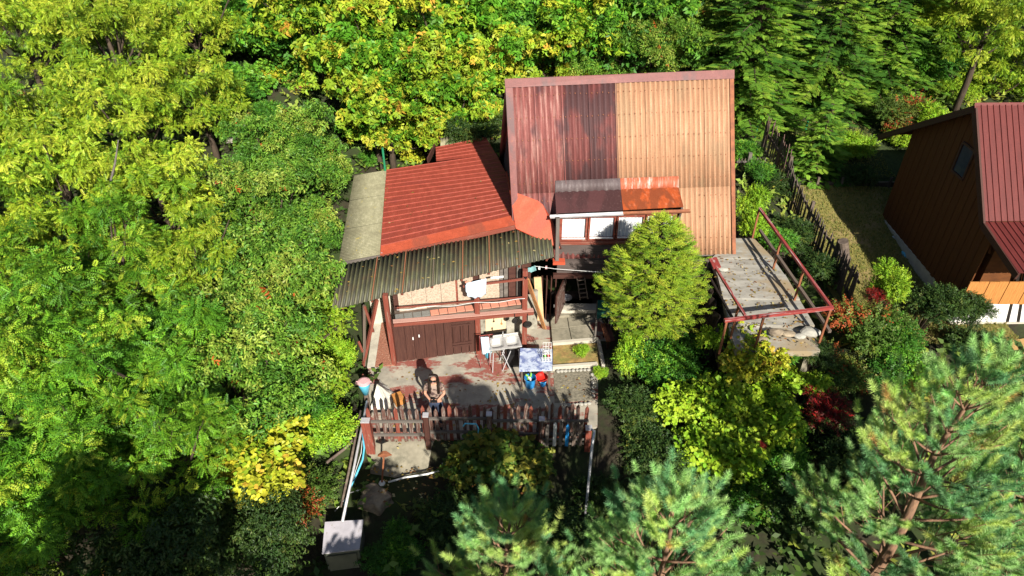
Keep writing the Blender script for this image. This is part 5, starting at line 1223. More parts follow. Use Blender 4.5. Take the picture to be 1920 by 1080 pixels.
def crown_mesh(name, seed, tpl, pal, ncl, nj=.3, Rc=(1.9, 1.9, 1.5), cz=3.6, nb=30, br=(.32, .62), sc=(.8, 1.15), updn=(-.35, .25), fill=.15, m=None, single=False):
    global rng
    rng = np.random.default_rng(seed); rd_ = random.Random(seed)
    blobs = []
    for k in range(nb):
        d = sphere_dirs(1)[0]; d[2] = rd_.uniform(-.62, .72); q = rd_.uniform(.5, 1.05)
        blobs.append((np.array((d[0]*Rc[0]*q, d[1]*Rc[1]*q, cz+d[2]*Rc[2]*q)), rd_.uniform(*br), rd_.random()))
    blobs.append((np.array((0, 0, cz+.1)), br[1]*1.1, .5))
    Ps, As, Ns, Ts = [], [], [], []
    vol = sum(b[1]**2 for b in blobs)
    for c, r, hue in blobs:
        n = int(ncl*r*r/vol); d = sphere_dirs(n); d[:, 2] = np.where((d[:, 2] < -.2) & (rng.random(n) < .7), -d[:, 2], d[:, 2])
        q = np.where(rng.random(n) < fill, rng.uniform(.3, .85, n), rng.uniform(.82, 1.12, n))
        lump = 1+.25*np.sin(d[:, 0]*5+hue*20)*np.sin(d[:, 1]*5+hue*9)
        p = c+d*(r*q*lump)[:, None]*np.array((1, 1, .8))
        ax = d*np.array((1, 1, .4))+rng.normal(0, .4, (n, 3)); ax[:, 2] += rng.uniform(*updn, n)
        nm = np.array((0, 0, .8))+d*.8+rng.normal(0, nj, (n, 3))
        Ps.append(p); As.append(ax); Ns.append(nm); Ts.append(tints(n, pal, np.full(n, hue*.8+.1)+rng.normal(0, .12, n)))
    Pn = np.concatenate(Ps); 
    me = build_scatter(name, tpl, Pn, np.concatenate(As), np.concatenate(Ns), rng.uniform(sc[0], sc[1], len(Pn)), np.clip(np.concatenate(Ts), .005, .9), m or LEAF)
    return me, blobs
def trunk_mesh(name, blobs, cz, r0=.14, base=-2.2, m='bark', seed=0):
    rd_ = random.Random(seed); mb = MB(); fork = cz-1.9
    mb.tube([(0, 0, base), (.05, .03, fork*.5), (.02, -.04, fork), (.05, .02, cz)], [r0*1.25, r0, r0*.8, r0*.4], 9)
    for c, r, h in blobs[:11]:
        s = Vector((.02, 0, fork+rd_.uniform(-.2, .9))); e = Vector(c); mid = s.lerp(e, .55)+Vector((0, 0, -.18))
        mb.tube([s, mid, e], [r0*.42, r0*.28, r0*.1], 6)
        for k in range(2):
            t = e+Vector((rd_.uniform(-1, 1), rd_.uniform(-1, 1), rd_.uniform(-.2, .7)))*r*.8; mb.tube([mid.lerp(e, .6), t], [r0*.14, r0*.05], 5)
    o = mb.obj(name, M[m], None, smooth=True); me = o.data; bpy.data.objects.remove(o); return me
VAR = {}
def species(key, nvar, tpl, pal, ncl, **kw):
    tk = {k: kw.pop(k) for k in ('r0',) if k in kw}
    VAR[key] = []
    for i in range(nvar):
        me, bl = crown_mesh('crown', hash_(key)+i*13, tpl, pal, ncl, **kw)
        VAR[key].append((me, trunk_mesh('trunk', bl, kw.get('cz', 3.6), tk.get('r0', .14), seed=i), kw.get('cz', 3.6)))
def hash_(s): return sum(ord(c)*(i+3) for i, c in enumerate(s))
T_ROB = pinnate(.17, 5, .058, .028, .6); T_SUM = pinnate(.23, 5, .085, .03, .6); T_CHE = whorl(8, .12, .045, .26, droop=.6); T_WAL = whorl(8, .23, .11, .3, droop=.45)
T_SML = whorl(9, .07, .04, .22); T_RND = whorl(7, .095, .095, .25, hexa=True); T_BIG = whorl(5, .17, .17, .25, hexa=True)
species('robinia', 3, T_ROB, P_ROB, 6200, br=(.15, .33), nb=72, Rc=(2.1, 2.1, 2.2), updn=(-.9, .1), nj=.95, fill=.03)
species('sumac', 3, T_SUM, P_SUM, 4600, br=(.17, .37), nb=62, Rc=(2.1, 2.1, 2.2), updn=(-.6, .15), nj=.75, fill=.03)
species('cherry', 3, T_CHE, P_CHE, 4200, Rc=(1.9, 1.9, 1.5), br=(.16, .36), nb=60, fill=.05, nj=.8)
species('walnut', 4, T_WAL, P_WAL, 1900, Rc=(2.2, 2.2, 2.3), br=(.22, .45), nb=46, fill=.05, nj=.7)
species('willow', 1, T_ROB, P_LIM, 3000)
species('greenleaf', 2, T_WAL, P_GRN, 1700)
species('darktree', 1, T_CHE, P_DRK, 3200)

def tree(name, label, cat, key, v, px, py, Zc, s, group=None, sz=None):
    me, tr, cz = VAR[key][v % len(VAR[key])]
    if px < 420 and key in ('robinia', 'sumac') and py > 0: s *= .86
    p = at(px, py, Z=Zc); sz = sz or s
    o = thing(name, label, cat, (p.x, p.y, Zc-cz*sz), group)
    o.rotation_euler = (0, 0, (px*7+py*3) % 628/100); o.scale = (s, s, sz)
    link('crown', me, o); link('trunk', tr, o); return o
TR = [
 ('robinia_tree', 'robinia', 0, 30, 40, 6.2, 1.05, 'yellow-green feathery tree filling the top left corner'),
 ('robinia_tree', 'robinia', 1, 200, 60, 6.0, 1.05, 'yellow-green feathery tree second along the top from the left corner'),
 ('robinia_tree', 'robinia', 2, 350, 30, 6.0, 1.0, 'feathery yellow-green tree at the top, just left of the dark gap and green bush'),
 ('robinia_tree', 'robinia', 2, 60, 200, 5.0, 1.0, 'feathery tree at the left edge below the top left corner tree'),
 ('robinia_tree', 'robinia', 0, 230, 190, 4.9, 1.0, 'dense yellow-green feathery tree in the middle of the upper left woodland'),
 ('robinia_tree', 'robinia', 1, 370, 170, 4.6, .85, 'thin crowned feathery tree beside the pale grass clearing'),
 ('robinia_tree', 'robinia', 1, 110, 340, 4.3, 1.0, 'bright feathery tree left of the bare white branch'),
 ('robinia_tree', 'robinia', 0, 290, 345, 4.1, 1.0, 'brightest yellow feathery tree right of the bare white branch'),
 ('robinia_tree', 'robinia', 2, 10, 450, 3.7, .9, 'feathery tree at the left edge, half way down the picture'),
 ('robinia_tree', 'robinia', 2, 350, 470, 3.8, .7, 'small bright yellow-green feathery tree wedged between the darker long-leaved trees'),
 ('sumac_tree', 'sumac', 0, 180, 520, 3.4, 1.0, 'green fern-leaved tree in the middle of the left woodland'),
 ('sumac_tree', 'sumac', 1, 40, 640, 3.2, .95, 'fern-leaved tree with yellowing tips at the left edge'),
 ('sumac_tree', 'sumac', 2, 270, 660, 3.2, .95, 'bright green fern-leaved tree with arching leaves left of the dark leaved trees'),
 ('sumac_tree', 'sumac', 1, 110, 800, 3.0, .9, 'green fern-leaved tree above the dark lower left corner'),
 ('sumac_tree', 'sumac', 0, 290, 830, 2.7, .75, 'lower fern-leaved tree left of the yellow bush'),
 ('sumac_tree', 'sumac', 2, 50, 960, 2.4, .8, 'fern-leaved tree in the bottom left corner'),
 ('cherry_tree', 'cherry', 0, 530, 260, 3.6, .85, 'long-leaved green tree with a few red leaves above the tan strip roof'),
 ('cherry_tree', 'cherry', 1, 575, 320, 2.8, .72, 'long-leaved tree touching the back corner of the tan strip roof'),
 ('cherry_tree', 'cherry', 2, 480, 380, 3.2, .9, 'drooping long-leaved tree below the grey slab in the clearing'),
 ('cherry_tree', 'cherry', 3, 555, 440, 2.3, .62, 'dark long-leaved tree pressed against the tan strip roof'),
 ('cherry_tree', 'cherry', 1, 460, 540, 3.0, .95, 'broad dark green long-leaved tree in the middle left of the picture'),
 ('cherry_tree', 'cherry', 2, 440, 690, 2.6, .85, 'dark green tree above the yellow bush with glossy long leaves'),
 ('willow_tree', 'willow', 0, 545, 610, 1.6, .7, 'bright lime-green feathery tree right beside the left end of the awning'),
 ('willow_tree', 'willow', 0, 580, 715, .8, .5, 'lower lime-green feathery shrub beside the sky blue can'),
 ('maple_tree', 'greenleaf', 0, 400, 40, 5.2, .8, 'green broad-leaved tree between feathery trees and the orange tinged walnut'),
 ('walnut_tree', 'walnut', 0, 590, 20, 6.0, .85, 'walnut tree with orange tips at the top edge, leftmost of the walnuts'),
 ('walnut_tree', 'walnut', 1, 700, 60, 5.7, .9, 'yellow and orange walnut tree behind the low red roof'),
 ('walnut_tree', 'walnut', 2, 830, 60, 5.6, .95, 'tall yellow walnut tree between the orange walnut and the cottage ridge'),
 ('walnut_tree', 'walnut', 0, 720, 165, 4.4, .75, 'bright yellow walnut hanging over the dry brown shrub'),
 ('walnut_tree', 'walnut', 2, 850, 180, 3.9, .72, 'yellow-green walnut drooping behind the low red roof'),
 ('walnut_tree', 'walnut', 1, 1090, 40, 5.6, .8, 'walnut tree rising above the left half of the cottage ridge'),
 ('broadleaf_tree', 'greenleaf', 1, 960, 60, 5.0, .9, 'deep green broad-leaved tree touching the left end of the cottage ridge'),
 ('broadleaf_tree', 'greenleaf', 0, 1230, 30, 5.6, .9, 'dark green tree behind the tan half of the cottage roof'),
 ('broadleaf_tree', 'greenleaf', 1, 455, 150, 3.6, .55, 'small deep green tree in the dark gap left of the orange walnut'),
 ('robinia_tree', 'robinia', 0, 1860, 30, 6.0, .8, 'yellow-green tree in the top right corner'),
 ('robinia_tree', 'willow', 0, 1790, 170, 3.0, .5, 'small bright yellow-green tree just behind the neighbour roof ridge'),
 ('broadleaf_tree', 'greenleaf', 0, 545, 110, 3.9, .7, 'green tree in the gap under the orange tinged walnuts'),
 ('broadleaf_tree', 'cherry', 2, 1090, 118, 3.9, .75, 'olive tree just behind the ridge of the red half roof'),
 ('broadleaf_tree', 'cherry', 0, 1215, 112, 3.9, .75, 'olive tree just behind the ridge of the tan half roof'),
 ('broadleaf_tree', 'greenleaf', 1, 1080, 55, 5.3, .8, 'green tree in the second row behind the red half ridge'),
 ('broadleaf_tree', 'cherry', 1, 1200, 55, 5.3, .8, 'olive tree in the second row behind the tan half ridge'),
 ('broadleaf_tree', 'cherry', 2, 1330, 50, 5.3, .8, 'olive tree in the second row, left of the firs'),
 ('robinia_tree', 'robinia', 1, 20, -35, 5.9, 1.1, 'feathery tree cut by the top edge above the top left corner tree'),
 ('robinia_tree', 'robinia', 2, 170, -30, 5.9, 1.0, 'feathery tree cut by the top edge, second from the left'),
 ('robinia_tree', 'robinia', 0, 300, -30, 5.9, 1.0, 'feathery tree cut by the top edge, third from the left'),
 ('broadleaf_tree', 'greenleaf', 0, 420, -30, 5.9, .9, 'green tree cut by the top edge between the feathery trees and the walnuts'),
 ('walnut_tree', 'walnut', 1, 540, -30, 5.9, .95, 'walnut cut by the top edge, furthest left'),
 ('walnut_tree', 'walnut', 0, 680, -30, 5.9, .95, 'walnut cut by the top edge above the orange tinged one'),
 ('walnut_tree', 'walnut', 3, 820, -35, 5.9, .95, 'walnut cut by the top edge above the tall yellow walnut'),
 ('broadleaf_tree', 'greenleaf', 1, 960, -30, 5.9, .95, 'green tree cut by the top edge above the left half of the ridge'),
 ('walnut_tree', 'walnut', 2, 1090, -30, 5.9, .9, 'walnut cut by the top edge above the middle of the ridge'),
 ('broadleaf_tree', 'greenleaf', 0, 1210, -30, 5.9, .9, 'dark green tree cut by the top edge above the tan roof'),
 ('broadleaf_tree', 'cherry', 1, 1310, -20, 5.9, .9, 'olive tree cut by the top edge left of the firs'),
 ('shade_tree', 'darktree', 0, 300, 150, 3.2, .7, 'shaded understory tree below the upper left feathery trees'),
 ('robinia_tree', 'robinia', 2, 1790, 0, 6.2, .8, 'yellow-green tree at the top edge right of the firs'),
 ('robinia_tree', 'robinia', 1, 1900, 110, 4.2, .7, 'yellow-green tree at the right edge above the red neighbour roof'),
 ('shade_tree', 'darktree', 0, 250, 1010, 1.6, .75, 'dark leaved tree in shadow at the bottom left'),
 ('shade_tree', 'darktree', 0, 440, 990, 1.0, .6, 'dark leaved low tree left of the grey cabinet'),
 ('walnut_tree', 'walnut', 1, 700, 215, 3.4, .6, 'low walnut bough reaching down beside the dry brown shrub'),
 ('walnut_tree', 'walnut', 3, 800, 225, 3.1, .6, 'low walnut bough just behind the notch of the low red roof'),
 ('walnut_tree', 'walnut', 2, 895, 200, 3.3, .55, 'walnut bough in the corner between low roof and cottage'),
 ('walnut_tree', 'walnut', 3, 640, 110, 4.8, .75, 'orange tinged walnut in the middle of the walnut group'),
 ('walnut_tree', 'walnut', 0, 780, 110, 4.9, .8, 'bright yellow walnut above the one drooping over the low roof'),
 ('walnut_tree', 'walnut', 3, 900, 120, 4.6, .75, 'walnut directly left of the cottage ridge'),
 ('walnut_tree', 'walnut', 3, 1020, 90, 4.6, .8, 'walnut just behind the red half of the cottage ridge'),
 ('broadleaf_tree', 'greenleaf', 1, 1150, 85, 4.6, .8, 'green tree behind the middle of the cottage ridge'),
 ('broadleaf_tree', 'cherry', 3, 1290, 85, 4.6, .8, 'olive long-leaved tree behind the right part of the cottage ridge'),
 ('broadleaf_tree', 'greenleaf', 1, 500, 40, 5.4, .8, 'green tree at the top edge left of the leftmost walnut'),
 ('shade_tree', 'darktree', 0, 900, 250, 3.0, .5, 'dark tree in the shaded gap between the low roof and the cottage'),
]
for (nm, key, v, px, py, Zc, s, lb) in TR: tree(nm, lb, 'tree', key, v, px, py, Zc, s)

# bushes: crown only plus a few stems
def bushspecies(key, nvar, tpl, pal, ncl, **kw):
    VAR[key] = []
    for i in range(nvar):
        me, bl = crown_mesh('foliage', hash_(key)+i*7, tpl, pal, ncl, Rc=kw.get('Rc', (.85, .85, .7)), cz=.75, nb=12, br=(.28, .45), fill=.35)
        mb = MB(); rd_ = random.Random(i)
        for c, r, h in bl: mb.tube([(c[0]*.1, c[1]*.1, -.6), (c[0]*.6, c[1]*.6, c[2]*.5), tuple(c+np.array((0, 0, r*.6)))], [.025, .018, .006], 5)
        o = mb.obj('stems', M['bark'], None, smooth=True); tm = o.data; bpy.data.objects.remove(o)
        VAR[key].append((me, tm, .75))
bushspecies('b_round', 2, T_RND, P_LIM, 1500)
bushspecies('b_yellow', 1, T_RND, P_YEL, 1300)
bushspecies('b_green', 2, T_SML, P_GRN, 2200)
bushspecies('b_lime', 1, T_SML, P_LIM, 2200)
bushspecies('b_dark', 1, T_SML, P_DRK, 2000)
bushspecies('b_red', 1, T_SML, P_RED, 1200)
bushspecies('b_mix', 1, T_SML, P_MIX, 1800)
bushspecies('b_big', 1, T_BIG, P_BIG, 330)
def bush(name, label, key, v, px, py, Zc, s, sz=None):
    me, st, cz = VAR[key][v % len(VAR[key])]; p = at(px, py, Z=Zc); sz = sz or s
    o = thing(name, label, 'bush', (p.x, p.y, Zc-cz*sz)); o.rotation_euler = (0, 0, (px*3+py) % 628/100); o.scale = (s, s, sz)
    link('foliage', me, o); link('stems', st, o); return o
BU = [
 ('yellow_bush', 'b_yellow', 0, 1410, 668, 1.7, .75, 'bright yellow round-leaved bush in front of the terrace'),
 ('hazel_bush', 'b_round', 0, 1440, 770, .8, .85, 'lime-green round-leaved bush below the yellow one'),
 ('hazel_bush', 'b_round', 1, 1310, 760, .7, .8, 'round-leaved green bush left of the yellow bush'),
 ('hazel_bush', 'b_round', 1, 1510, 720, 1.0, .45, 'small lime spray of round leaves at the right of the yellow bush'),
 ('hazel_bush', 'b_round', 0, 1350, 850, .3, .9, 'round-leaved bush below the others, above the middle pine'),
 ('hazel_bush', 'b_round', 1, 1335, 640, 1.5, .28, 'thin upright lime shoot beside the front left corner of the terrace', .6),
 ('green_bush', 'b_green', 0, 1260, 690, .7, .9, 'dark green bush beneath the rounded spruce'),
 ('green_bush', 'b_lime', 0, 1192, 670, .8, .5, 'bright green climber at the edge of the dark path', .9),
 ('green_bush', 'b_dark', 0, 1200, 760, .4, .7, 'dark bush beside the shaded path'),
 ('green_bush', 'b_dark', 0, 1220, 850, 0, .9, 'dark bush in shadow left of the round-leaved bushes'),
 ('green_bush', 'b_green', 1, 1470, 860, 0, .8, 'green bush in half shade left of the big pine'),
 ('red_bush', 'b_red', 0, 1558, 775, .9, .55, 'dark red leaved bush left of the big pine'),
 ('red_bush', 'b_red', 0, 1425, 832, .8, .14, 'small bright red leaf cluster in the green bushes'),
 ('red_bush', 'b_red', 0, 1392, 867, .6, .09, 'tiny red leaf tuft below the red cluster'),
 ('spindle_bush', 'b_mix', 0, 1640, 610, 1.6, .9, 'green and red tinged bush right of the terrace front'),
 ('spindle_bush', 'b_red', 0, 1650, 558, 2.0, .3, 'crimson top of the shrub beside the terrace railing'),
 ('spindle_bush', 'b_green', 1, 1660, 640, 1.4, .85, 'green bush right of the terrace corner'),
 ('tall_bush', 'b_lime', 0, 1680, 535, 2.2, .5, 'tall yellow-green bush between the terrace and the brown cottage', .8),
 ('green_bush', 'b_dark', 0, 1740, 570, 1.7, .75, 'dark green bush in front of the brown gable wall'),
 ('green_bush', 'b_dark', 0, 1838, 585, 1.7, .5, 'dark leaved shrub in front of the white plinth'),
 ('spindle_bush', 'b_mix', 0, 1580, 700, 1.0, .7, 'dull reddish bush below the terrace corner'),
 ('green_bush', 'b_green', 0, 1700, 700, .8, .9, 'shaded green bush above the big pine'),
 ('green_bush', 'b_dark', 0, 1850, 660, 1.0, .8, 'dark bush at the right edge above the big pine'),
 ('green_bush', 'b_dark', 0, 1600, 850, 0, .9, 'dark bush under the big pine'),
 ('green_bush', 'b_dark', 0, 1500, 960, -.5, 1.0, 'dark bush in the gap between the middle and the big pine'),
 ('green_bush', 'b_green', 0, 1420, 930, -.4, .8, 'shaded green bush directly above the middle pine tips'),
 ('green_bush', 'b_dark', 0, 1140, 930, -.6, .7, 'dark low plant right of the pale elbow pipe'),
 ('hedge_bush', 'b_lime', 0, 1403, 385, 2.6, .45, 'bright yellow-green hedge between the tan roof and the terrace', .9),
 ('hedge_bush', 'b_lime', 0, 1403, 425, 2.2, .45, 'lower end of the bright hedge by the terrace slab'),
 ('green_bush', 'b_green', 1, 1455, 450, 1.8, .55, 'green bush between the terrace rail and the old fence'),
 ('green_bush', 'b_dark', 0, 1500, 440, 1.6, .7, 'dark bush against the old brown fence'),
 ('green_bush', 'b_dark', 0, 1530, 500, 1.4, .6, 'dark bush left of the thick wooden post'),
 ('green_bush', 'b_dark', 0, 1440, 360, 2.0, .7, 'dark bush behind the terrace near the old fence'),
 ('green_bush', 'b_green', 0, 1430, 325, 2.4, .5, 'pale green bush right of the grey garden gate'),
 ('green_bush', 'b_green', 1, 1400, 290, 2.4, .6, 'green bush behind the grey garden gate'),
 ('green_bush', 'b_lime', 0, 1600, 270, 2.4, .7, 'yellow-green bush behind the upper lawn, left one'),
 ('green_bush', 'b_mix', 0, 1680, 215, 3.0, .9, 'reddish green bush behind the brown cottage'),
 ('green_bush', 'b_lime', 0, 1690, 262, 2.4, .6, 'low yellow-green bush just left of the brown cottage roof'),
 ('green_bush', 'b_lime', 0, 1760, 230, 3.0, .7, 'bright bush along the rear roof edge of the brown cottage'),
 ('green_bush', 'b_lime', 0, 1850, 150, 3.0, .9, 'bright bush directly behind the red neighbour ridge'),
 ('green_bush', 'b_lime', 0, 1900, 160, 3.0, .8, 'bright bush behind the red neighbour ridge at the right edge'),
 ('green_bush', 'b_green', 0, 1740, 120, 4.0, 1.0, 'green bush between the firs and the top right trees'),
 ('green_bush', 'b_lime', 0, 1800, 100, 4.2, .9, 'bright bush on the hillside above the neighbour roof'),
 ('green_bush', 'b_dark', 0, 610, 250, 2.6, .7, 'dark bush under the walnuts beside the long-leaved trees'),
 ('green_bush', 'b_green', 0, 650, 245, 2.4, .6, 'green bush left of the dry brown shrub'),
 ('green_bush', 'b_dark', 0, 1525, 665, 1.75, .42, 'dark bush tucked under the front edge of the terrace'),
 ('green_bush', 'b_green', 1, 1470, 668, 1.7, .38, 'green sprays at the middle of the terrace front edge'),
 ('green_bush', 'b_dark', 0, 1600, 330, 2.0, .6, 'dark bush on the shaded bank above the timber edging'),
 ('green_bush', 'b_dark', 0, 1320, 560, 1.2, .6, 'dark bush in the shadow between the spruce and the terrace'),
 ('leafy_bush', 'b_big', 0, 925, 845, .3, .75, 'bush with large round yellowing leaves in front of the yard fence', .6),
 ('leafy_bush', 'b_big', 0, 990, 870, .1, .6, 'large-leaved bush at the right end of the shaded garden bed', .5),
 ('leafy_bush', 'b_big', 0, 860, 880, .0, .45, 'small large-leaved plant beside the concrete kerb', .35),
 ('yellow_bush', 'b_yellow', 0, 495, 875, 1.4, .95, 'yellow bush in the lower left woodland beside the slope'),
 ('yellow_bush', 'b_yellow', 0, 430, 800, 1.8, .4, 'small yellow spray above the big yellow bush'),
 ('green_bush', 'b_lime', 0, 600, 790, .7, .8, 'lime-green bush left of the fence corner'),
 ('green_bush', 'b_green', 0, 560, 760, 1.0, .8, 'green bush above the lime one near the left fence corner'),
 ('green_bush', 'b_lime', 0, 640, 660, .5, .4, 'lime-green bush hugging the left wall of the veranda', .8),
 ('green_bush', 'b_mix', 0, 560, 920, .1, .7, 'sparse reddish bush on the slope above the grey cabinet'),
 ('green_bush', 'b_green', 1, 500, 210, 3.2, .6, 'vivid green bush beside the pale grass clearing'),
 ('grass_clump', 'b_lime', 0, 415, 215, 3.0, .7, 'pale yellow-green scrub in the clearing at upper left'),
 ('grass_clump', 'b_yellow', 0, 500, 145, 3.6, .55, 'yellow scrub under the orange tinged walnut'),
 ('dry_bush', 'b_red', 0, 742, 255, 2.4, .5, 'dry brown-red shrub under the walnut behind the low red roof'),
 ('yellow_bush', 'b_yellow', 0, 775, 290, 1.6, .4, 'low yellow weeds behind the low red roof'),
 ('green_bush', 'b_green', 0, 690, 300, 1.7, .45, 'green bush beside the green post at the back of the low roof'),
 ('green_bush', 'b_dark', 0, 840, 1000, -.6, .8, 'dark ground plant under the left pine'),
 ('green_bush', 'b_green', 0, 750, 1040, -.6, .6, 'green weeds right of the grey cabinet'),
 ('green_bush', 'b_dark', 0, 1080, 1020, -.5, .8, 'dark plant between the left and middle pines'),
 ('green_bush', 'b_lime', 0, 1088, 655, .15, .22, 'small green weeds at the corner of the dry grass patch'),
 ('green_bush', 'b_lime', 0, 1122, 700, .1, .2, 'trailing weeds along the right edge of the gravel bed'),
]
for b in BU:
    nm, key, v, px, py, Zc, s, lb = b[:8]; bush(nm, lb, key, v, px, py, Zc, s, b[8] if len(b) > 8 else None)

# conifers -----------------------------------------------------------
P_FIR = [(3, (.07, .18, .025)), (4, (.14, .29, .03)), (3, (.26, .42, .045))]
P_SPR = [(3, (.20, .34, .03)), (4, (.36, .50, .04)), (2, (.52, .60, .06))]
P_PIN = [(3, (.19, .42, .17)), (4, (.36, .62, .20)), (3, (.55, .72, .18)), (.3, (.6, .38, .12))]
T_FIR = frond(.32, 7, .12, .035)
def conifer(seed, h, Rb, nwh, tpl, pal, z0=.4, per=9, rise=.1, droop=.25, tw=.13, sc=(.8, 1.15), m=NEEDLE):
    global rng
    rng = np.random.default_rng(seed); rd_ = random.Random(seed); Pn, Ax, Nm = [], [], []; mb = MB(); hue = []
    mb.tube([(0, 0, -1), (0, 0, h*.5), (0, 0, h)], [.05+h*.02, .03+h*.01, .01], 8)
    for w_ in range(nwh):
        f = w_/(nwh-1); z = z0+(h-z0)*f; Rr = Rb*(1-f)**.8*rd_.uniform(.85, 1.12)+.12
        k_ = max(4, int(per*(1-f*.5)))
        for b in range(k_):
            a = 2*math.pi*(b+rd_.random()*.6)/k_+w_; L_ = Rr*rd_.uniform(.75, 1.1); d = np.array((math.cos(a), math.sin(a), 0)); s = np.array((-d[1], d[0], 0)); hb = rd_.random()
            pts = []
            nst = max(2, int(L_/tw))
            for i in range(nst+1):
                t = i/nst; zz = z+rise*L_*t-droop*L_*t*t+(.12*L_*max(0, t-.7)); p = d*L_*t+np.array((0, 0, zz)); pts.append(tuple(p))
                if t < .15: continue
                for sd in (-1, 1):
                    ax = d*.75+s*sd*(.75)+np.array((0, 0, rd_.uniform(-.2, .12))); Pn.append(p+rng.normal(0, .02, 3)); Ax.append(ax); Nm.append(np.array((0, 0, 1.))+rng.normal(0, .22, 3)); hue.append(hb)
                    if L_*(1-t) > .5 or rd_.random() < .4:
                        Pn.append(p+s*sd*.22+d*.1); Ax.append(d*.9+s*sd*.5+np.array((0, 0, rd_.uniform(-.25, .1)))); Nm.append(np.array((0, 0, 1.))+rng.normal(0, .25, 3)); hue.append(hb)
            Pn.append(np.array(pts[-1])); Ax.append(d+np.array((0, 0, .05))); Nm.append(np.array((0, 0, 1.))); hue.append(hb)
            mb.tube([pts[0], pts[len(pts)//2], pts[-1]], [.03, .02, .006], 5)
    n = len(Pn); me = build_scatter('crown', tpl, np.array(Pn), np.array(Ax), np.array(Nm), rng.uniform(sc[0], sc[1], n), np.clip(tints(n, pal, np.array(hue)*.8+.1), .01, .9), m)
    o = mb.obj('trunk', M['bark'], None, smooth=True); tm = o.data; bpy.data.objects.remove(o)
    return me, tm
F1 = conifer(3, 8, 2.3, 24, T_FIR, P_FIR, .6, 9, tw=.11); F2 = conifer(4, 8, 2.1, 24, T_FIR, P_FIR, .6, 9, tw=.11)
def place(pair, name, label, cat, loc, s, rz=0, sz=None):
    o = thing(name, label, cat, loc); o.scale = (s, s, sz or s); o.rotation_euler = (0, 0, rz); link('crown', pair[0], o); link('trunk', pair[1], o); return o
for k, (x, y, z, s, lb) in enumerate([(8.6, 24.6, 1.6, 1.05, 'tall dark fir nearest the right end of the cottage ridge'), (11.6, 25.2, 1.8, 1.0, 'tall fir in the middle of the group, above the small fir'), (14.3, 26.5, 2, 1.05, 'tall fir rightmost of the group behind the upper lawn'),
      (6.6, 28, 2.6, 1.0, 'dark fir behind the tan roof, furthest left of the firs'), (17.5, 30, 3, .9, 'fir at the top right beyond the brown cottage'), (9.9, 28.5, 2.5, 1.1, 'rear fir filling the gap between the two tallest firs')]):
    place((F1, F2)[k % 2], 'fir_tree', lb, 'tree', (x, y, z), s, k*1.3)
p = at(1522, 330, Z=1.6); place(conifer(8, 3.0, 1.15, 13, frond(.3, 7, .12, .035), P_FIR, .2, 9, tw=.11), 'fir_tree', 'small bushy fir at the upper end of the old brown fence', 'tree', (p.x, p.y, 1.3), .95)

# rounded spruce in front of the cottage: dense upswept shoots
def round_spruce():
    global rng
    rng = np.random.default_rng(21)
    # dense egg-shaped crown with tiers of short branches ending in forked shoots
    v, f = [], []
    def twig(b, d, L_, nn):
        b = np.array(b, float); d = np.array(d, float); d /= np.linalg.norm(d)
        for i in range(nn):
            t = i/nn; a = i*2.4; s1 = np.cross(d, (.1, .2, 1)); s1 /= np.linalg.norm(s1); s2 = np.cross(d, s1)
            nd = d*.7+(s1*math.cos(a)+s2*math.sin(a))*.75; sd = np.cross(nd, d); sd /= np.linalg.norm(sd)+1e-6
            q = b+d*L_*t; k = len(v); v.extend([q-sd*.006, q+sd*.006, q+nd*.035]); f.append((k, k+1, k+2))
        k = len(v); sd = np.cross(d, (0, 0, 1)); sd /= np.linalg.norm(sd); v.extend([b-sd*.009, b+sd*.009, b+d*L_*1.1]); f.append((k, k+1, k+2))
    twig((0, 0, 0), (1, 0, 0), .22, 14); twig((.05, 0, 0), (.75, .65, .1), .13, 8); twig((.07, 0, 0), (.75, -.65, .1), .13, 8); twig((.12, 0, 0), (.8, .5, .15), .09, 5); twig((.13, 0, 0), (.8, -.5, .1), .09, 5)
    tpl = (np.array(v), np.array(f))
    Pn, Ax, Nm, hue = [], [], [], []; H0, H1 = 1.75, 4.7; mb = MB()
    mb.tube([(0, 0, -.2), (0, 0, 2), (0, 0, H1)], [.12, .08, .01], 9)
    nw = 26
    for w_ in range(nw):
        f_ = w_/(nw-1); z = H0+(H1-H0)*f_; prof = math.sin(math.pi*min(1, (.12+.88*f_)**.75*.98))**.62
        prof = (1-f_)**.6*(.5+.5*min(1, f_*3+.2)**.7)*1.2; Rr = 1.22*prof
        nbr = int(15*(prof+.25))
        for b in range(nbr):
            a = 2*math.pi*(b+random.random()*.7)/nbr+w_*.7; L_ = Rr*random.uniform(.66, 1.27); d = np.array((math.cos(a), math.sin(a), 0)); s = np.array((-d[1], d[0], 0)); hb = random.random()
            mb.tube([(0, 0, z-.15), tuple(d*L_*.6+np.array((0, 0, z-.1))), tuple(d*L_+np.array((0, 0, z+.12*L_)))], [.02, .012, .005], 4)
            for i in range(10):
                t = random.uniform(.35, 1)**.6; sp_ = random.uniform(-1, 1); p = d*L_*t+s*sp_*.32*L_*t*.8+np.array((0, 0, z+(-.1+.3*t*t)*L_+random.uniform(-.06, .06)))
                p -= d*abs(sp_)*.1
                Pn.append(p); Ax.append(d*.8+s*sp_*.7+np.array((0, 0, random.uniform(-.1, .65)))); Nm.append(np.array((0, 0, 1.))+rng.normal(0, .3, 3)+d*.3); hue.append(hb)
    n = len(Pn); me = build_scatter('crown', tpl, np.array(Pn), np.array(Ax), np.array(Nm), rng.uniform(.8, 1.25, n), np.clip(tints(n, P_SPR, np.array(hue)*.8+.1), .01, .9), NEEDLE)
    o = mb.obj('trunk', M['bark'], None, smooth=True); tm = o.data; bpy.data.objects.remove(o); return me, tm
p = at(1224, 600, Z=1.6)
SPX, SPY = 3.4, 13.3
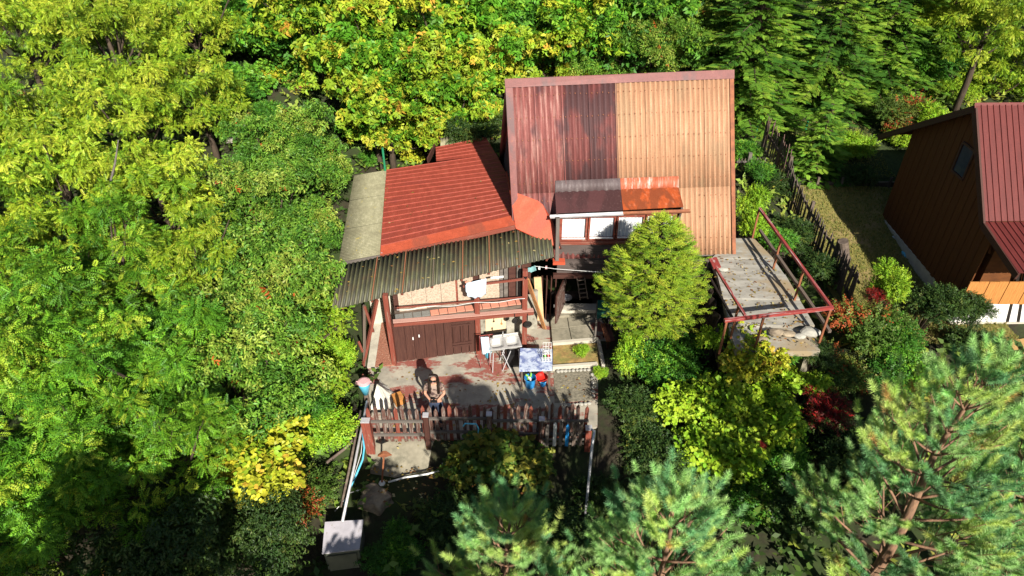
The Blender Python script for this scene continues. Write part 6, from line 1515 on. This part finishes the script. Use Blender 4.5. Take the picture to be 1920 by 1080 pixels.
place(round_spruce(), 'spruce_tree', 'rounded bright green spruce in front of the cottage dormer', 'tree', (SPX, SPY, .12), .94)

# pines in the foreground --------------------------------------------
T_PIN = brush(.20, 110, .105, .008, 70, 5)
def pine(seed, h, Rm, nwh, name, label, loc, lean=(0, 0), z0=.35, sc=(.85, 1.1), per=5):
    global rng
    rng = np.random.default_rng(seed); rd_ = random.Random(seed); mb = MB(); Pn, Ax, hue = [], [], []
    def tr(z): f = z/h; return Vector((lean[0]*f+.05*math.sin(z*1.7+seed), lean[1]*f+.05*math.cos(z*1.3), z))
    mb.tube([tr(h*k/8)+Vector((0, 0, -1 if k == 0 else 0)) for k in range(9)], [lerp(.05+h*.012, .018, k/8) for k in range(9)], 9)
    def shoots(p, d, L_, hb, stp=.17):
        n = max(1, int(L_/stp))
        for i in range(n+1): Pn.append(np.array(p+d*(L_*i/max(1, n)))); Ax.append(np.array(d)+rng.normal(0, .06, 3)); hue.append(hb)
    for w_ in range(nwh):
        f = w_/(nwh-1)*.96; z = h*(z0+(1-z0)*f); L0 = Rm*(1-f)**.75+.22
        for b in range(per if f < .9 else 4):
            a = 2*math.pi*(b+rd_.uniform(-.25, .25))/per+w_*1.1; L_ = L0*rd_.uniform(.7, 1.15); el_ = R(rd_.uniform(12, 32)+30*f)
            d = Vector((math.cos(a)*math.cos(el_), math.sin(a)*math.cos(el_), math.sin(el_))); st = tr(z); pts = [st]; nseg = 5
            for i in range(1, nseg+1): t = i/nseg; pts.append(st+d*L_*t+Vector((0, 0, .18*L_*t*t-.1*L_*t)))
            mb.tube(pts, [lerp(.03*(1.1-f*.5), .008, i/nseg) for i in range(nseg+1)], 6); hb = rd_.random()
            sd = d.cross(Vector((0, 0, 1))).normalized()
            k = max(3, int(L_/.25))
            for i in range(k):
                t = .35+.62*i/k; p = pts[0].lerp(pts[-1], t)+Vector((0, 0, -.05*L_)); s_ = 1 if i % 2 else -1
                l2 = (L_*(1-t)*.55+.2)*rd_.uniform(.8, 1.2); dd = (d*.6+sd*s_*.65+Vector((0, 0, rd_.uniform(.35, .95)))).normalized()
                mb.tube([p, p+dd*l2], [.01, .005], 4); shoots(p+dd*l2*.45, dd, l2*.55, hb+rd_.uniform(-.2, .2))
                if l2 > .4:
                    for s3 in (-1, 1): d3 = (dd+dd.cross(Vector((0, 0, 1)))*s3*.9+Vector((0, 0, .35))).normalized(); mb.tube([p+dd*l2*.5, p+dd*l2*.5+d3*.2], [.006, .004], 4); shoots(p+dd*l2*.5+d3*.1, d3, .12, hb)
            e_ = ((pts[-1]-pts[-2]).normalized()+Vector((0, 0, .5))).normalized(); shoots(pts[-1]-e_*.05, e_, .3, hb)
    shoots(tr(h*.97), Vector((0, 0, 1)), .35, .6)
    for k in range(4): a = k*1.6; shoots(tr(h), Vector((math.cos(a)*.5, math.sin(a)*.5, .8)).normalized(), .2, .7)
    n = len(Pn); Ax = np.array(Ax); Nm = rng.normal(size=(n, 3))
    me = build_scatter('needles', T_PIN, np.array(Pn), Ax, Nm, rng.uniform(sc[0], sc[1], n), np.clip(tints(n, P_PIN, np.array(hue)*.85+.05), .01, .9), NEEDLE)
    o = thing(name, label, 'tree', loc); tm = mb.obj('branches', M['pine_bark'], None, smooth=True); tm.parent = o; link('needles', me, o)
    return n
npn = 0
npn += pine(31, 4.3, 1.25, 8, 'pine_tree', 'smallest foreground pine, at the bottom centre left', (-.05, 6.4, -1.0))
npn += pine(32, 5.2, 1.7, 9, 'pine_tree', 'middle foreground pine with upright blue-green shoots at the bottom', (2.3, 6.0, -1.1))
npn += pine(33, 6.9, 1.9, 10, 'pine_tree', 'largest pine with visible orange trunk and forks at the lower right', (6.45, 6.85, -1.0), z0=.3)
src = [o for o in S.objects if o.parent is None and o.name == 'pine_tree.001'][0]
for (lb, loc, s_) in [('pine at the right bottom corner behind the largest one', (8.9, 7.4, -.8), 1.05), ('pine at the bottom edge between the middle and the largest pine', (4.4, 4.3, -1.9), 1.0), ('pine standing below the bottom edge, shading the yard', (1.3, 2.6, -1.4), .92), ('pine below the bottom edge towards the grey cabinet', (-1.2, 1.6, -1.5), .95), ('pine below the bottom edge under the middle pine', (3.6, 1.4, -1.9), .85), ('pine below the bottom edge at the far right', (6.4, 2.4, -1.5), .8)]:
    o = src.copy(); C.objects.link(o); o.location = loc; o['label'] = lb; o.scale = (s_, s_, s_); o.rotation_euler = (0, 0, loc[0])
    for ch in src.children: c_ = ch.copy(); C.objects.link(c_); c_.parent = o

for (x, y, zc, s, lb) in [(2.4, -2.2, 4.9, 1.15, 'broad tree behind the viewpoint shading the lower yard'), (6.0, -1.2, 3.6, 1.0, 'second broad tree behind the viewpoint, further right'), (-.9, -3.2, 5.6, .9, 'broad tree behind the viewpoint on the left'), (-5.0, .5, 6.1, .95, 'broad tree below the bottom left corner that shades the fern-leaved trees'), (-8.2, .9, 5.6, .8, 'broad tree further left below the bottom left corner'), (-.6, 1.9, 3.8, .8, 'low broad tree just below the bottom edge near the grey cabinet'), (2.0, 1.2, 7.2, .45, 'slender tree below the bottom edge whose shade falls on the yard beside the woman')]:
    me, tr, cz = VAR['greenleaf'][0]; o = thing('shade_tree', lb, 'tree', (x, y, zc-cz*s)); o.scale = (s, s, s); link('crown', me, o); link('trunk', tr, o)
k_ = 0
for (x, y, s, key, lb) in [(14.5, 10.5, 1.2, 'b_green', 'green bush outside the right edge in front of the white porch wall'), (16.5, 9, 1.3, 'b_dark', 'dark bush further outside the right edge'), (18.5, 11, 1.3, 'b_green', 'green bush far outside the right edge'), (12.5, 8.8, 1.2, 'b_dark', 'dark bush beyond the right corner pine'), (20.5, 8, 1.4, 'b_lime', 'bright bush far outside the right edge'), (15, 6.5, 1.4, 'b_green', 'green bush below the right edge')]:
    me, st, cz = VAR[key][0]; o = thing('green_bush', lb, 'bush', (x, y, g(x, y)-.1)); o.scale = (s, s, s); link('foliage', me, o); link('stems', st, o)
for (x, y, s, key, lb) in [(21, 24, 1.1, 'robinia', 'feathery tree beyond the right edge behind the brown cottage'), (24, 19, 1.1, 'greenleaf', 'green tree beyond the right edge beside the brown cottage'), (22, 29, 1.1, 'walnut', 'walnut beyond the right edge'), (18, 6, 1.0, 'cherry', 'long-leaved tree beyond the lower right corner'), (-15, 12, 1.1, 'sumac', 'fern-leaved tree beyond the left edge'), (-16, 18, 1.1, 'robinia', 'feathery tree beyond the left edge'), (-12, 7, 1.0, 'sumac', 'fern-leaved tree beyond the lower left corner')]:
    me, tr, cz = VAR[key][0]; o = thing({'sumac': 'sumac_tree', 'robinia': 'robinia_tree', 'cherry': 'cherry_tree', 'walnut': 'walnut_tree'}.get(key, 'broadleaf_tree'), lb, 'tree', (x, y, g(x, y))); o.scale = (s, s, s); link('crown', me, o); link('trunk', tr, o)
# undergrowth over the free ground -----------------------------------
rng = np.random.default_rng(77)
N = 24000; X_ = rng.uniform(-19, 24, N); Y_ = rng.uniform(3, 44, N)
def inrect(x0, x1, y0, y1): return (X_ > x0) & (X_ < x1) & (Y_ > y0) & (Y_ < y1)
bad = inrect(-3.5, 2.6, 10.3, 15.6) | inrect(-3.2, 2.3, 9.3, 10.4) | inrect(-4.5, 6.2, 13.4, 20.6) | inrect(5.0, 7.0, 11.2, 16.6) | inrect(9.0, 21, 12.9, 24.2) | inrect(1.9, 2.7, 9, 16) | (rng.random(N) > np.clip(1.25-(Y_-10)/45, .3, 1))
bad |= inrect(-3.9, -2.5, 5.5, 9.2)
X_, Y_ = X_[~bad], Y_[~bad]; n = len(X_); Zg = ground(X_, Y_)
pal = [(3, (.05, .09, .02)), (3, (.10, .17, .03)), (3, (.20, .27, .04)), (1.2, (.33, .33, .06)), (.4, (.35, .14, .04))]
hueN = .5+.5*np.sin(X_*.7+np.sin(Y_*.6)*2)*np.cos(Y_*.5)
a = rng.uniform(0, 6.28, n); me = build_scatter('undergrowth', whorl(5, .13, .07, .16, droop=-.3), np.stack([X_, Y_, Zg+rng.uniform(.0, .28, n)], 1), np.stack([np.cos(a), np.sin(a), rng.uniform(0, .9, n)], 1), np.array((0, 0, 1.))+rng.normal(0, .3, (n, 3)), rng.uniform(.8, 1.9, n), np.clip(tints(n, pal, hueN*.8+.1), .01, .9), LEAF)
tag(link('undergrowth', me), kind='stuff')
# grass blades on the neighbour lawn and meadow
N = 16000; X_ = rng.uniform(8.95, 13, N); Y_ = rng.uniform(13.2, 24.2, N); ok = (Y_ < 20.25) | (Y_ > 20.95); X_, Y_ = X_[ok], Y_[ok]; n = len(X_)
blade = (np.array([diamond((0, 0, 0), (0.2, .1, 1), (1, 0, 0), .06, .012), diamond((.03, 0, 0), (-.3, .3, 1), (1, 0, 0), .05, .012), diamond((0, .03, 0), (.3, -.4, 1), (0, 1, 0), .05, .012)]).reshape(-1, 3), np.arange(12).reshape(3, 4))
a = rng.uniform(0, 6.28, n)
me = build_scatter('lawn_grass', blade, np.stack([X_, Y_, ground(X_, Y_)+.03], 1), np.stack([np.cos(a), np.sin(a), a*0], 1), np.tile((0, 0, 1.), (n, 1)), rng.uniform(.7, 1.4, n), np.clip(tints(n, [(3, (.16, .19, .04)), (3, (.28, .25, .07))]), .01, .9), LEAF)
tag(link('lawn_grass', me), kind='stuff')
# fallen leaves on roofs, patio and terrace
Pn, Nn = [], []
def litter(n, f, nrm):
    for _ in range(n):
        Pn.append(tuple(f(random.random(), random.random()))); Nn.append(nrm)
litter(260, lambda u, v: Vector((lerp(-3.2, 1.9, u), lerp(10.6, 13.2, v), .022)), (0, 0, 1))
litter(240, lambda u, v: edgeL[1].lerp(edgeL[5], v).lerp(edgeR[1].lerp(edgeR[5], v), u)+Vector((0, 0, .025)), (0, 0, 1))
litter(18, lambda u, v: rf[0][0].lerp(rf[1][0], v).lerp(rf[0][1].lerp(rf[1][1], v), u)+Vector((0, 0, .03)), (-.14, 0, 1))
litter(45, lambda u, v: wl0.lerp(wl1, u).lerp(wf0.lerp(wf1, u), v)+Vector((0, 0, .055)), (-.1, -.2, 1))
litter(200, lambda u, v: Vector((lerp(-3.3, .2, u), lerp(9.3, 10.3, v), -.27)), (0, 0, 1))
n = len(Pn); a = rng.uniform(0, 6.28, n)
me = build_scatter('fallen_leaves', (np.array(diamond((0, 0, 0), (1, 0, 0), (0, 0, 1), .09, .05)), np.array([[0, 1, 2, 3]])), np.array(Pn), np.stack([np.cos(a), np.sin(a), a*0], 1), np.array(Nn, float)+rng.normal(0, .15, (n, 3)), rng.uniform(.5, 1.2, n), np.clip(tints(n, [(3, (.30, .20, .05)), (2, (.22, .10, .04)), (1, (.5, .42, .2))]), .01, .9), LEAF)
tag(link('fallen_leaves', me), kind='stuff')
# vertical dead branch seen among the left trees
b0_, b1_ = at(205, 350, Z=4.6), at(222, 262, Z=5.6)
o = MB().tube([b0_, b0_.lerp(b1_, .5)+Vector((.03, 0, 0)), b1_], [.03, .025, .012], 6).obj('bare_branch', M['grey_wood']); tag(o, 'bare white dead branch sticking up between the feathery trees', 'branch')
sl = at(466, 288, Z=2.2); o = MB().slab([sl+Vector(v) for v in ((-.35, -.7, .8), (.3, -.6, .8), (.4, .5, .85), (-.3, .6, .85))], .1).obj('stone_slab', M['cement']); tag(o, 'bare grey stone slab in the clearing between the left trees', 'slab')
um = {o.data.name: o.data for o in S.objects if o.type == 'MESH'}
print('OBJECTS', len(S.objects), 'unique tris ~', sum(len(m.polygons)*(2 if len(m.polygons) and len(m.polygons[0].vertices) == 4 else 1) for m in um.values()))

for nme in sorted({o.data.name.split('.')[0] for o in S.objects if o.type=='MESH'}): pass
cnt = {}
for o in S.objects:
    if o.parent is None and 'label' in o and o.type in ('EMPTY', 'MESH'): cnt.setdefault(o.name.split('.')[0], []).append(o)
GR = {'robinia_tree': 'feathery trees on the left slope', 'sumac_tree': 'fern-leaved trees at lower left', 'cherry_tree': 'long-leaved trees beside the low roof', 'walnut_tree': 'walnut trees behind the cottage', 'fir_tree': 'firs behind the cottage', 'pine_tree': 'pines in the foreground'}
for k, v in cnt.items():
    if len(v) > 1 and k != 'board':
        for o in v:
            if 'group' not in o: o['group'] = GR.get(k, k.replace('_', ' ')+' pieces' if k in ('cloth', 'rod', 'stone') else k.replace('_', ' ')+'s in the garden' if not k.endswith('bush') else k.replace('_', ' ')+'es in the garden')

um = {o.data.name: o.data for o in S.objects if o.type == 'MESH'}
print('TRIS', sum(len(m.loops)-2*len(m.polygons) for m in um.values()), 'objects', len(S.objects))
